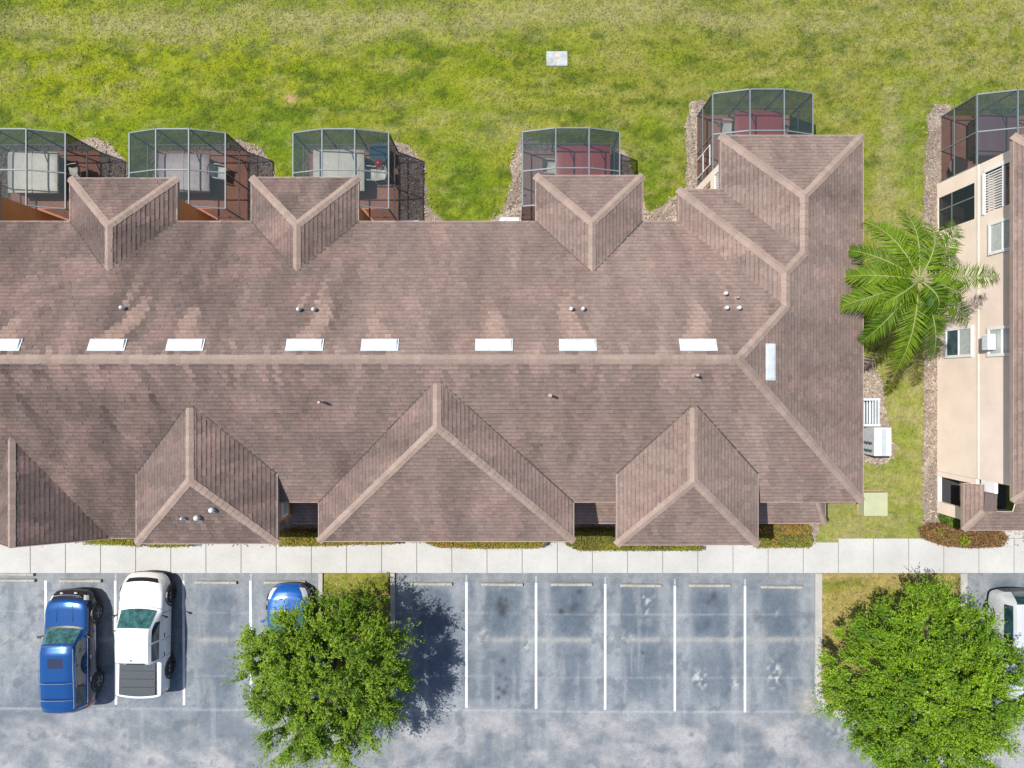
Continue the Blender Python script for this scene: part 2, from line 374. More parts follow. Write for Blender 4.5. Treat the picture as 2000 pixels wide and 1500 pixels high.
# short walks from the sidewalk to the doors
for u0, u1, v0 in ((-60, 152, 1040), (690, 818, 1050), (1072, 1110, 1048), (1374, 1420, 1050), (1962, 2060, 1035)):
    sw.box((G(u0, 0).x, SW_TOP + (.18 if u0 > 1900 else .013), -.05), (G(u1, 0).x, G(0, v0).y + .5, .0285))
sidewalk = sw.build('sidewalk', M['concrete'], bevel=.008); struct(sidewalk)
jb = MB(); jb.box((-60, SW_BOT + .01, -.2), (80, SW_TOP - .01, .012)); struct(jb.build('sidewalk_bed', M['joint']))

# parking lot
LOT_Z = -.10
STALLS = [(-45, -1), (22, 0), (157, 1), (292, 1), (425, 1), (557, 1), (845, 1), (980, 1), (1115, 1), (1250, 1), (1387, 1), (1525, 1)]
def lot_color(x, y):
    u = 1000 + x * F / (H + .1); v = 750 - y * F / (H + .1)
    n1 = fbm(x * .45, y * .35, 61); n2 = fbm(x * 1.4, y * .9, 62); n3 = fbm(x * 5, y * 4, 63); n4 = fbm(x * 2.6, y * .5, 64)
    col = mix3((.112, .138, .168), (.222, .245, .268), sst(.30, .68, n1 * .35 + n2 * .30 + n3 * .15 + n4 * .25 - .03))
    lane = sst(1370, 1420, v)
    col = mix3(col, mix3((.128, .150, .175), (.298, .298, .306), sst(.28, .74, fbm(x * .75 + .3 * y, y * 1.0, 66, 6))), lane * .9)
    for i, (uc, on) in enumerate(STALLS):
        if not on: continue
        amp = (.55, .35, .6, .9, .8, .65, .95, .9, .9, 1, 1, 1)[i]
        r = fbm(x * 1.6 + i * 7, y * 1.6, 70); w = 38 + 10 * r
        d1 = np.exp(-(np.abs(u - uc) / w) ** 4) * np.exp(-((v - 1196) / 52) ** 6); d2 = np.exp(-(np.abs(u - uc - 6) / (w + 4)) ** 4) * np.exp(-((v - 1312) / 58) ** 4)
        col = mix3(col, (.062, .090, .125), np.clip(amp * (d1 * .9 + d2 * .7) * (.35 + 1.0 * n2), 0, .88))
        tr = (np.exp(-((u - uc + 46) / 9) ** 2) + np.exp(-((u - uc - 46) / 9) ** 2)) * ((v > 1140) & (v < 1375))
        col = mix3(col, (.24, .262, .285), np.clip(tr * .75 * (n4 + .1), 0, .6))
    mid = np.exp(-((v - 1249 - 4 * (n2 - .5)) / 5) ** 2) * sst(.25, .6, n2 + .15) * ((u > 930) | (u < 600))
    col = mix3(col, (.29, .295, .275), np.clip(mid * .65, 0, 1))
    for vv, am, ww in ((1388, .55, 2.2), (1198, .3, 1.6), (1322, .22, 1.8)):
        col = mix3(col, (.33, .345, .36), am * np.exp(-((v - vv - 3 * (vnoise(x * .4, y * 0, 80) - .5) - (u - 1000) * .004) / ww) ** 2))
    strk = sst(.60, .75, fbm(x * 3.2, y * .45, 90)) * .35
    col = mix3(col, (.27, .285, .30), strk)
    cr = np.exp(-(np.abs(fbm(x * .8 + 3, y * .8, 98, 4) - .5) / .006) ** 2) * sst(.5, .62, fbm(x * .3, y * .3, 99)); col = mix3(col, (.07, .08, .09), cr * .45)
    bl = sst(.62, .72, fbm(x * 1.7, y * 1.7, 93)) * .5; col = mix3(col, (.082, .105, .135), bl)
    for (a, b, r, k) in ((977, 1180, 9, .85), (986, 1185, 5, .8), (982, 1196, 8, .85), (978, 1169, 4, .7), (987, 1172, 4, .7), (1096, 1194, 6, .7), (1120, 1188, 9, .55), (1126, 1180, 5, .5), (1132, 1155, 6, .5),
                         (982, 1290, 6, .6), (976, 1320, 5, .6), (988, 1325, 4, .6), (984, 1352, 6, .65), (974, 1345, 4, .6), (973, 1362, 4, .6), (990, 1340, 3, .6), (1255, 1275, 2.5, .8), (1392, 1165, 9, .5), (1385, 1175, 7, .45), (1380, 1215, 8, .35), (1480, 1210, 9, .3)):
        g = np.exp(-(((u - a) / r) ** 2 + ((v - b) / r) ** 2)) * (.35 + 1.2 * n3); col = mix3(col, (.035, .04, .046), np.clip(g * k * 1.4, 0, .9))
    for (a, b, rx, ry, k) in ((1512, 1318, 13, 25, 1.1), (1258, 1182, 14, 22, .95), (1365, 1322, 14, 14, .75), (1373, 1330, 7, 16, .7), (1505, 1195, 15, 10, .55), (1030, 1262, 14, 10, .6), (1436, 1337, 8, 8, .7), (1225, 1250, 12, 16, .5), (945, 1240, 10, 12, .5),
                              (1640, 1420, 24, 30, .45), (1580, 1370, 14, 26, .6)):
        g = np.exp(-(((u - a) / rx) ** 2 + ((v - b) / ry) ** 2)); sp = sst(.52, .72, fbm(x * 7, y * 7, 95, 2)); col = mix3(col, (.44, .455, .45), np.clip(g * sp * k, 0, .9))
    col = col * np.array((.95, .935, .92))
    edge = np.exp(-((v - 1126) / 9) ** 2); col = mix3(col, (.19, .20, .20), edge * .5)
    cast = np.exp(-(np.abs(u - 1575) / 22) ** 2) * sst(1330, 1380, v) * (1 - sst(1385, 1405, v)); col = mix3(col, (.27, .25, .225), cast * .7)
    return col
xs = np.array([-600, -200, -60, -30] + list(np.arange(-24, 24.01, .075)) + [30, 60, 200, 600]); ys = np.array([-600, -200, -60, -25] + list(np.arange(-17.4, -8.2, .075)))
lot = grid_obj('parking_lot', xs, ys, lambda X, Y: np.full(X.shape, LOT_Z), lot_color, M['asphalt']); struct(lot)
def pz(u, v): return G(u, v, LOT_Z)
for u, v0, v1 in ((90, 1134, 1376), (226, 1134, 1376), (359, 1134, 1377), (490, 1134, 1377), (911, 1136, 1382), (1047, 1138, 1384), (1182, 1140, 1386), (1318, 1144, 1389), (1455, 1144, 1391), (1998, 1150, 1400), (-46, 1134, 1376)):
    a = pz(u + (.0 if u > 600 else -1), v0); b = pz(u + (.5 if u < 600 else 0), v1); m = MB(); n = 30; vs = []
    for k in range(n + 1):
        p = a.lerp(b, k / n); w = .052 + .006 * (float(fbm(p.x * 5, p.y * 7, 97)) - .5)
        vs += [(p.x - w, p.y, LOT_Z + .004), (p.x + w, p.y, LOT_Z + .004)]
    m.add(vs, [(2 * k, 2 * k + 2, 2 * k + 3, 2 * k + 1) for k in range(n)])
    struct(m.build('stall_line', M['paint'])); 
    if 100 < u < 1900:      # worn faint stub of each line by the sidewalk
        m = MB(); q = pz(u, v0 - 13); m.box((q.x - .035, a.y + .03, LOT_Z), (q.x + .035, q.y, LOT_Z + .0025)); struct(m.build('worn_line', material('worn_paint', (.33, .34, .345), .8, noise=[(9, 4, .55, 1.3)]) if 'worn' not in M else M['worn'])); M['worn'] = bpy.data.materials['worn_paint']

# planted islands with kerbs
def island(xa, xb, ybot, rad, kw):
    g = MB(); pts = [(xa + kw, -8.28)]; outer = [(xa, -8.28)]
    def arc(cx, cy, r, a0, a1): return [(cx + r * math.cos(a0 + (a1 - a0) * k / 10), cy + r * math.sin(a0 + (a1 - a0) * k / 10)) for k in range(11)]
    inn = [(xa + kw, -8.28)] + arc(xa + rad, ybot + rad, rad - kw, PI, 1.5 * PI) + arc(xb - rad, ybot + rad, rad - kw, 1.5 * PI, 2 * PI) + [(xb - kw, -8.28)]
    out = [(xa, -8.28)] + arc(xa + rad, ybot + rad, rad, PI, 1.5 * PI) + arc(xb - rad, ybot + rad, rad, 1.5 * PI, 2 * PI) + [(xb, -8.28)]
    n = len(inn); k = MB()
    vs = [(p[0], p[1], .045) for p in inn] + [(p[0], p[1], .04) for p in out] + [(p[0], p[1], -.2) for p in out] + [(p[0], p[1], -.05) for p in inn]
    fs = []
    for i in range(n - 1):
        fs += [(i, i + n, i + n + 1, i + 1), (i + n, i + 2 * n, i + 2 * n + 1, i + n + 1), (i, i + 1, i + 3 * n + 1, i + 3 * n)]
    k.add(vs, fs); struct(k.build('kerb', M['kerb'], bevel=.015))
    # turf inside, as a fine fan-free sheet
    X = np.linspace(xa + .1, xb - .1, 40); Y = np.linspace(ybot + .1, -8.28, 60); XX, YY = np.meshgrid(X, Y)
    inside = in_poly(XX, YY, [(p[0], p[1]) for p in inn]); C = lawn_color(XX, YY)
    vs = [(p[0], p[1], .03) for p in inn]; c = lawn_color(np.array([p[0] for p in inn]), np.array([p[1] for p in inn]))
    V = np.stack([XX, YY, np.where(inside, .028, -.12)], -1).reshape(-1, 3); i = np.arange(59)[:, None] * 40 + np.arange(39)[None, :]
    Fc = np.stack([i, i + 1, i + 41, i + 40], -1).reshape(-1, 4)
    struct(_grid('island_turf', V, Fc, M['lawn'], C.reshape(-1, 3)))
island(G(622, 0).x, G(771, 0).x, -14.35, .55, .19)
island(G(1592, 0).x, G(1889, 0).x, -14.6, 1.25, .30)

# wheel stops
def wheel_stop_proto():
    m = MB(); L2, n = .91, 1
    prof = [(-.085, 0), (.085, 0), (.07, .07), (.045, .125), (-.045, .125), (-.07, .07)]
    vs = [(x, p[0], p[1]) for x in (-L2, L2) for p in prof]; k = len(prof)
    m.add(vs, [tuple(range(k - 1, -1, -1)), tuple(range(k, 2 * k))] + [(i, (i + 1) % k, (i + 1) % k + k, i + k) for i in range(k)])
    t = thing('wheel_stop', (0, 0, LOT_Z), '', 'wheel stop', 'wheel stops at the heads of the stalls')
    m.build('concrete_bar', M['stop'], t, bevel=.012)
    for s in (-1, 1): MB().tube([(s * .62, 0, .11), (s * .62, 0, .136)], .022, 8).build('anchor_pin', M['util_dark'], t)
    return t
ws0 = wheel_stop_proto()
for i, (u, v, lab) in enumerate([(30, 1133, 'dusty concrete wheel stop at the left edge of the photo, left of the blue off-roader'), (28, 1121, 'loose concrete wheel stop pushed against the sidewalk at the left edge'), (159, 1134, 'concrete wheel stop in front of the dark blue four-wheel drive'), (423, 1137, 'concrete wheel stop of the empty stall right of the white pickup'),
        (557, 1137, 'concrete wheel stop touching the nose of the blue car under the tree'), (843, 1140, 'concrete wheel stop of the stall shaded by the tree, right of the narrow grass island'), (981, 1141, 'concrete wheel stop above the stall with round oil drips'),
        (1116, 1141, 'concrete wheel stop above the stall with a double dark smear'), (1251, 1143, 'concrete wheel stop above the stall with a pale paint spill near its head'), (1385, 1143, 'concrete wheel stop second from the wide grass island'), (1525, 1146, 'pale concrete wheel stop nearest the wide grass island')]):
    t = ws0 if i == 0 else copy_tree(ws0); p = pz(u, v); t.location = p; t['label'] = lab
    t.rotation_euler = (0, 0, random.uniform(-.012, .012))

# concrete lid in the lawn
t = thing('concrete_lid', G(1088, 115, 0), 'weathered white concrete access lid lying in the open lawn', 'concrete lid')
m = MB(); m.box((-.47, -.33, -.05), (.47, .33, .055)); m.build('slab', material('lid_concrete', (.37, .40, .405), .85, noise=[(3, 5, .62, 1.15), (16, 3, .8, 1.1)]), t, bevel=.05)
m = MB(); m.tube([(0, .01, .055), (0, .01, .062)], .19, 20); m.build('worn_cover', material('worn_lid', (.40, .37, .32), .9, noise=[(7, 4, .7, 1.25)]), t)
m = MB(); m.bar((-.06, .01, .068), (.06, .01, .068), .03, .015); m.build('lift_handle', M['lead'], t)

# ================================================================== ROOFS
COURSE = .148
def clip(poly, ax, val, keep_ge):
    out = []
    for i in range(len(poly)):
        p, q = poly[i], poly[(i + 1) % len(poly)]
        dp, dq = (p[ax] - val, q[ax] - val) if keep_ge else (val - p[ax], val - q[ax])
        if dp >= 0: out.append(p)
        if (dp > 1e-9 and dq < -1e-9) or (dp < -1e-9 and dq > 1e-9):
            t = dp / (dp - dq); out.append((p[0] + (q[0] - p[0]) * t, p[1] + (q[1] - p[1]) * t))
    return out
SKY = [(9, 0), (213, 1), (365, 1), (597, 1), (743, 1), (965, 1), (1128, 1), (1362, 1)]      # ridge-side vents on the back slope, by where they are seen
SKYX = [(G(u, 674, 7.62).x, G(u, 674, 7.62).y) for u, _ in SKY]
PIPES_N = [(243, 602), (586, 605), (615, 605), (1115, 604), (1138, 604), (1415, 574), (1417, 602), (1441, 602), (1438, 582)]
def zN(y): return 5.4 + .5 * (5.87 - y)
def onN(u, v):
    h = 6.5
    for _ in range(12): h = zN((750 - v) * (H - h) / F)
    return G(u, v, h)
def zS(y): return 5.4 + .5 * (y + 4.26)
def onS(u, v):
    h = 6.5
    for _ in range(12): h = zS((750 - v) * (H - h) / F)
    return G(u, v, h)
PN = [onN(u, v) for u, v in PIPES_N]
def shingle_color(c, n, rnd):
    x, y, z = c
    # coordinates across and down the slope
    a, b = (x, y) if abs(n.y) > abs(n.x) else (y, x)
    big = float(fbm(x * .35, y * .35, 101)); st = float(fbm(a * 2.6, b * .35, 103)); f = float(fbm(x * 2.2, y * 2.2, 105))
    base = np.array((.192, .137, .113)); st2 = float(fbm(a * 1.1 + b * .25, b * .16, 104)); fine = float(vnoise(a * 7, b * 3.2, 106))
    k = .76 + .36 * (.5 * big + .5 * f) + .34 * (st - .5) + .42 * (st2 - .5) + .16 * (fine - .5)
    col = base * k
    ageing = float(sst(-14, 8, x)); sl = float(fbm((a - .35 * b) * 1.5, b * .22, 107)); col = col * (1 - .33 * (1 - ageing)) * (1 + (.75 - .45 * ageing) * (sl - .5)) * (1 - (1 - ageing) * np.array((.03, .02, -.03))); col = col * (1 - ageing * .3) + np.array((.205, .158, .138)) * k * ageing * .3
    pink = float(sst(.52, .70, fbm(x * .9, y * 1.3, 108)))
    col = col * (1 - .35 * pink) + np.array((.235, .148, .126)) * .35 * pink * k / .95
    if n.y > .3 and abs(n.x) < .2 and y < 5.9 and z > 5.3:          # back slope: pale wash below the metal vents
        w = 0
        for i, (sx, sy) in enumerate(SKYX):
            d = y - sy - .22
            if -.1 < d < 3.2 and abs(x - sx) < 1.5:
                ln = (1.0, 1.9, 1.5, 1.9, 1.3, 1.2, 1.8, 1.7)[i]; off = (0, .35, -.1, .3, -.2, 0, -.3, .25)[i]
                lean = (.25, .38, .06, .18, .05, .03, -.05, -.12)[i]
                xx = x - sx - off * min(1, d / .6) - lean * d
                wd = max(.04, .55 * (1 - d / ln) ** .6 if d < ln else .04)
                s = float(vnoise(xx * 5.2 + i * 3.1, d * .45, 110)); s2 = float(vnoise(xx * 2.4 + i * 5, d * .3, 112))
                w = max(w, (1 - sst(wd * .5, wd, abs(xx))) * (1 - sst(ln * .5, ln, d)) * sst(.32, .6, s * .6 + s2 * .5 + .25 * (1 - d / ln)))
        for p in PN:
            d = y - p.y; xx = x - p.x - (.22 if p.x < 0 else -.05) * d
            if .05 < d < 2.0: w = max(w, .75 * (1 - sst(.06, .17, abs(xx))) * (1 - sst(.7, 2.0, d)) * (.4 + float(vnoise(xx * 12, d * 2, 115))))
        w = w * (.55 + .5 * float(vnoise(x * 9, y * 7, 117))); col = col * (1 - .62 * w) + np.array((.33, .228, .185)) * .62 * w
        r = (1 - float(sst(.15, .75, abs(y - .805)))) * float(sst(.35, .75, vnoise(x * 5.5, y * .6, 118))); col = col * (1 - .45 * r) + np.array((.30, .222, .188)) * .45 * r
    if n.y < -.3 and abs(n.x) < .2:
        dk = 0.0
        for (u, v, l, wv, lean) in ((300, 770, .9, .22, .3), (200, 800, 1.3, .2, .25), (100, 730, 1.6, .25, .3), (45, 770, 1.6, .25, .3), (1050, 870, .5, .2, -.1), (870, 790, .5, .15, .3)):
            p = G(u, v, 7.2); d = p.y - y; xx = x - p.x - lean * d
            if -.1 < d < l: dk = max(dk, (1 - float(sst(wv * .3, wv, abs(xx)))) * (1 - d / l))
        col = col * (1 - .42 * dk)
        r = (1 - float(sst(.2, 1.5, .805 - y))) * float(sst(.38, .72, vnoise(x * 4.5, y * 1.2, 119))); col = col * (1 - .5 * r) + np.array((.29, .192, .168)) * .5 * r
        for (u, v, l) in ((632, 790, 1.2), (1074, 775, 1.0), (1355, 735, 1.5), (362, 1012, .9), (388, 1012, 1.2), (417, 997, 1.5)):
            p = G(u, v, 6.6 if v > 900 else 7.3); d = p.y - y; xx = x - p.x - .12 * d
            if 0 < d < l: col = col + (np.array((.22, .165, .14)) - col) * .6 * (1 - d / l) * (1 - float(sst(.05, .13, abs(xx))))
    return col * rnd
def roof_face(mb, pts, tw=.21):
    pts = [Vector(p) for p in pts]
    n = Vector((0, 0, 0))
    for i in range(len(pts)): n += (pts[i] - pts[0]).cross(pts[(i + 1) % len(pts)] - pts[0])
    n.normalize()
    if n.z < 0: n = -n
    e = Vector((0, 0, 1)).cross(n).normalized(); s = n.cross(e)
    if s.z < 0: s = -s; 
    o = pts[0].copy(); o = o - s * ((o.z - 4.0) / s.z); ea = e.dot(o); o = o - e * ea     # courses line up by height, tabs by place
    loc = [((p - o).dot(e), (p - o).dot(s)) for p in pts]
    W = lambda a, b, d: o + e * a + s * b + n * d
    b0 = min(p[1] for p in loc); b1 = max(p[1] for p in loc); T = (.021 - .006 * float(sst(-14, 6, pts[0].x))) * (.40 if n.z < .8 else 1)
    for k in range(int(math.floor(b0 / COURSE)), int(math.ceil(b1 / COURSE))):
        lo = k * COURSE; hi = lo + COURSE
        st = clip(clip(loc, 1, lo, True), 1, hi, False)
        if len(st) < 3: continue
        a0 = min(p[0] for p in st); a1 = max(p[0] for p in st); off = (hash((k * 7919) & 0xffff) % 97) / 97 * tw
        rr = random.Random(k * 31 + int(a0 * 10))
        a = math.floor((a0 - off) / tw) * tw + off
        while a < a1:
            t = clip(clip(st, 0, a, True), 0, a + tw, False); a += tw
            if len(t) < 3: continue
            lift = T * rr.choice((.45, .7, .85, 1.0, 1.25)) * rr.uniform(.85, 1.15)
            vs = [W(p[0], p[1], .004 + lift * (1 - (p[1] - lo) / COURSE)) for p in t]
            c = W(sum(p[0] for p in t) / len(t), lo + COURSE / 2, 0)
            rnd = rr.uniform(.93, 1.07)
            if rr.random() < .05: rnd *= .90
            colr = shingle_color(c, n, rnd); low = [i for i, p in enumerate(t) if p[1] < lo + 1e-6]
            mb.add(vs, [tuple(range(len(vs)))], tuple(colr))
            # the shadow line just under the butt of the course above, put into the colour as a dark band
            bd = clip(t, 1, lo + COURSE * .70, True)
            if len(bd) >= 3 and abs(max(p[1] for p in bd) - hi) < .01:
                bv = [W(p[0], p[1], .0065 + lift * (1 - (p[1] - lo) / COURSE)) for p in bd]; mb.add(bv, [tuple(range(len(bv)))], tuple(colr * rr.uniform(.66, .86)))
            if len(low) >= 2:
                i, j = sorted(low, key=lambda q: t[q][0])[0], sorted(low, key=lambda q: t[q][0])[-1]
                if abs(t[i][0] - t[j][0]) > .005:
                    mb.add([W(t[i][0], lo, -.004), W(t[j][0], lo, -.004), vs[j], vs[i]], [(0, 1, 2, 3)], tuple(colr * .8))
    return n
def cap(mb, a, b, na, nb, w=.15):
    """overlapping cap shingles along a ridge or hip from a to b; na and nb are the two slopes' normals"""
    a = Vector(a); b = Vector(b); d = (b - a); L = d.length; d.normalize(); na = Vector(na); nb = Vector(nb)
    sa = na.cross(d).normalized(); sb = nb.cross(d).normalized()
    if sa.z > 0: sa = -sa
    if sb.z > 0: sb = -sb
    if sa.dot(sb) > 0: sb = -sb
    n = max(1, int(L / .21)); up = (na + nb).normalized()
    for k in range(n):
        p = a + d * (L * k / n - .03); q = a + d * (L * (k + 1) / n)
        h0, h1 = .044, .030
        jw = w * random.uniform(.93, 1.05)
        vs = [p + sa * jw + na * (h0 - .006), p + up * h0, p + sb * jw + nb * (h0 - .006), q + sa * jw + na * (h1 - .006), q + up * h1, q + sb * jw + nb * (h1 - .006)]
        vs += [p + sa * jw, p + sb * jw, q + sa * jw, q + sb * jw]
        c = a + d * (L * k / n); f = .86 + .28 * float(fbm(c.x * 1.2, c.y * 1.2, 121)); f *= random.uniform(.92, 1.08); pk = random.random()
        colr = (np.array((.250, .190, .155)) * (1 - pk * .35) + np.array((.268, .184, .153)) * pk * .35) * f
        mb.add(vs, [(0, 1, 4, 3), (1, 2, 5, 4), (0, 3, 8, 6), (2, 7, 9, 5), (6, 7, 2, 1, 0)], tuple(colr))
def nrm(pts):
    p = [Vector(q) for q in pts]; n = (p[1] - p[0]).cross(p[2] - p[0]).normalized(); return n if n.z > 0 else -n
def under(mb, pts, d=.13):
    p = [Vector(q) - Vector((0, 0, d)) for q in pts]; mb.add(p, [tuple(range(len(p)))[::-1]])
def eave(mb, a, b, w=.025, h=.19, out=(0, 0, 0)):
    a = Vector(a) + Vector((0, 0, -h / 2 + .012)) + Vector(out) * .014; b = Vector(b) + Vector((0, 0, -h / 2 + .012)) + Vector(out) * .014
    mb.bar(a, b, w, h)
def holed_wall(mb, axis, c, t, a0, a1, z0, z1, holes):
    """a wall sheet with real openings; axis 'x' = plane at x=c running along y"""
    A = sorted(set([a0, a1] + [q for h in holes for q in h[:2]])); Z = sorted(set([z0, z1] + [q for h in holes for q in h[2:]]))
    for i in range(len(A) - 1):
        for j in range(len(Z) - 1):
            ma = (A[i] + A[i + 1]) / 2; mz = (Z[j] + Z[j + 1]) / 2
            if any(h[0] < ma < h[1] and h[2] < mz < h[3] for h in holes): continue
            if axis == 'x': mb.box((c, A[i], Z[j]), (c + t, A[i + 1], Z[j + 1]))
            else: mb.box((A[i], c, Z[j]), (A[i + 1], c + t, Z[j + 1]))

# ------------------------------------------------------------------ the long apartment building
XW = -27.0
apt = thing('apartment_building', (-4, 1, 0), 'long brown shingle-roofed apartment block across the middle with hipped wings front and back', 'apartment building')
def part(mb, name, mat, parent=None, **k): return mb.build(name, mat, parent or apt, world=(parent is None), **k)
E5 = 5.4; SX = .478
xD = (SX * 12.68 + .5 * 6.02) / .978; hD = 5.4 + .5 * (xD - 6.02); xE = (SX * 12.68 + .5 * 7.55) / .978; hE = 5.4 + .5 * (xE - 7.55)
RY, RH = .805, 5.4 + 5.065 * .5; RX = 12.68 - (RH - 5.4) / SX
yD = 7.03 - (hD - 5.4) * 2; yDs = 5.87 - (hD - 5.4) * 2; yEs = 7.03 - (hE - 5.4) * 2; yE = 8.98 - (hE - 5.4) * 2
Rend = (RX, RY, RH); Ds = (xD, yDs, hD); Dp = (xD, yD, hD); Es = (xE, yEs, hE); Ep = (xE, yE, hE)
FN = [(XW, 5.87, E5), (6.02, 5.87, E5), Ds, Rend, (XW, RY, RH)]
FS = [(XW, -4.26, E5), (XW, RY, RH), Rend, (12.68, -4.26, E5)]
FE = [(12.68, -4.26, E5), Rend, Ds, Dp, Es, Ep, (12.68, 8.98, E5)]
FDw = [(6.02, 5.87, E5), (6.02, 7.03, E5), Dp, Ds]; FDn = [(6.02, 7.03, E5), (7.55, 7.03, E5), Es, Dp]
FEw = [(7.55, 7.03, E5), (7.55, 8.98, E5), Ep, Es]; FEn = [(7.55, 8.98, E5), (12.68, 8.98, E5), Ep]
FLow = [(XW, -4.26, E5), (-13.25, -4.26, E5), (-13.25, -5.72, 4.67), (XW, -5.72, 4.67)]
mb = MB(); ub = MB(); fb = MB()
for f in (FN, FS, FE, FDw, FDn, FEw, FEn, FLow): roof_face(mb, f); under(ub, f)
roof = part(mb, 'roof', M['shingle'])
for a, b, o in (((XW, 5.87), (6.0, 5.87), (0, 1, 0)), ((6.02, 5.87), (6.02, 7.03), (-1, 0, 0)), ((6.02, 7.03), (7.54, 7.03), (0, 1, 0)), ((7.55, 7.03), (7.55, 8.98), (-1, 0, 0)), ((7.55, 8.98), (12.68, 8.98), (0, 1, 0)), ((12.68, 8.98), (12.68, -4.26), (1, 0, 0)), ((12.68, -4.26), (-13.25, -4.26), (0, -1, 0))):
    eave(fb, (*a, E5), (*b, E5), out=o)
eave(fb, (-13.25, -5.72, 4.67), (XW, -5.72, 4.67), out=(0, -1, 0))
part(ub, 'roof_underside', M['deck']); part(fb, 'fascia', M['fascia'])
nN, nS, nE, nDw, nDn, nEw, nEn = [nrm(f) for f in (FN, FS, (FE[0], FE[1], FE[6]), FDw, FDn, FEw, FEn)]
for a, b, p, q in (((XW, RY, RH), Rend, nN, nS), (Rend, (12.68, -4.26, E5), nS, nE), (Ds, Rend, nN, nE), (Ds, Dp, nDw, nE), ((6.02, 7.03, E5), Dp, nDw, nDn), (Es, Dp, nDn, nE), (Es, Ep, nEw, nE), ((7.55, 8.98, E5), Ep, nEw, nEn), ((12.68, 8.98, E5), Ep, nE, nEn)):
    c = MB(); cap(c, a, b, p, q); c.build('ridge_cap', M['cap'], roof)

def wing(cx, hw, y_eave, h_e, peak, y_back, sgn, rise=None, wall=None, walls_mat=None, wall_back=None):
    """a hipped wing standing out of the main roof; sgn +1 to the back, -1 to the front"""
    px, py, ph = peak; y_in = y_back
    A = (cx - hw, y_eave, h_e); B = (cx + hw, y_eave, h_e); P = (px, py, ph); Q = (px, y_in, ph)
    Ab = (cx - hw, y_in, h_e); Bb = (cx + hw, y_in, h_e)
    m = MB(); u = MB(); f = MB(); FL = [Ab, A, P, Q]; FR = [B, Bb, Q, P]; FF = [A, B, P]
    # keep only what stands above the main roof
    for poly in (FL, FR, FF): roof_face(m, poly); under(u, poly)
    r = part(m, 'wing_roof', M['shingle']); part(u, 'roof_underside', M['deck'])
    for sd in (-1, 1):      # the dark cut valley where the wing meets the main slope; the right strip paints its shading
        zf = (lambda y: 5.4 + .5 * (5.87 - y)) if sgn > 0 else (lambda y: 5.4 + .5 * (y + 4.26))
        yv = (5.87 - (h_e - 5.4) * 2) if sgn > 0 else (-4.26 + (h_e - 5.4) * 2); yt = (5.87 - (ph - 5.4) * 2) if sgn > 0 else (-4.26 + (ph - 5.4) * 2)
        up = Vector((0, 0, .026)); v = MB(); v.bar(Vector((cx + sd * hw, yv, h_e)) + up, Vector((px + sd * .1, yt, ph - .02)) + up, .036 if sd < 0 else .05, .02); v.build('valley', M['valley'], r)
    eave(f, A, B, out=(0, sgn, 0)); eave(f, A, (cx - hw, y_in, h_e), out=(-1, 0, 0)); eave(f, B, (cx + hw, y_in, h_e), out=(1, 0, 0)); part(f, 'fascia', M['fascia'])
    nl, nr, nf = nrm(FL), nrm(FR), nrm(FF)
    for a, b, p, q in ((P, Q, nl, nr), (A, P, nl, nf), (B, P, nr, nf)):
        c = MB(); cap(c, a, b, p, q, .14); c.build('ridge_cap', M['cap'], r)
    return r
def main_h(y): return zS(y) if y < RY else zN(y)
# back wings Z, A, B, C
NW = [(-20.53, 7.46), (-14.05, 7.43), (-7.49, 7.46), (2.79, 7.53)]
for cx, ye in NW:
    ph = E5 + 1.925 * .5; wing(cx, 1.925, ye, E5, (cx, ye - 1.925, ph), 5.87 - (ph - E5) * 2 - .05, 1)
# front wings
S1 = wing(-10.80, 2.48, -5.64, 5.95, (-10.86, -3.26, 7.17), -.80, -1)
S2 = wing(-2.38, 4.60, -5.68, E5, (-2.48, -1.42, 7.58), .02, -1)
S3 = wing(6.20, 2.49, -5.68, 5.95, (6.13, -3.27, 7.17), -.80, -1)
# the gable at the left edge
m = MB(); u = MB(); gx, gh = -17.27, 6.62
gr = [(gx, -1.6, gh), (gx, -5.60, gh), (-14.93, -5.72, 4.66), (-14.93, -3.9, 4.66)]; gl = [(gx, -1.6, gh), (gx, -5.60, gh), (-19.6, -5.72, 4.66), (-19.6, -3.9, 4.66)]
for poly in (gr, gl): roof_face(m, poly); under(u, poly)
r = part(m, 'wing_roof', M['shingle']); part(u, 'roof_underside', M['deck'])
c = MB(); cap(c, (gx, -5.62, gh), (gx, -1.7, gh), nrm(gr), nrm(gl), .155); c.build('ridge_cap', M['cap'], r)
f = MB(); f.bar((gx, -5.63, gh - .08), (-14.93, -5.75, 4.58), .025, .18); f.bar((gx, -5.63, gh - .08), (-19.6, -5.75, 4.58), .025, .18); part(f, 'fascia', M['fascia'])
m = MB(); m.add([(-19.2, -5.30, 0), (-15.35, -5.30, 0), (-15.35, -5.30, 4.85), (gx, -5.30, 6.4), (-19.2, -5.30, 4.85), (-19.2, -3.9, 0), (-15.35, -3.9, 0), (-15.35, -3.9, 4.85), (gx, -3.9, 6.4), (-19.2, -3.9, 4.85)], [(0, 1, 2, 3, 4), (1, 6, 7, 2), (0, 4, 9, 5), (5, 9, 8, 7, 6)]); part(m, 'wall', M['wall_orange'])

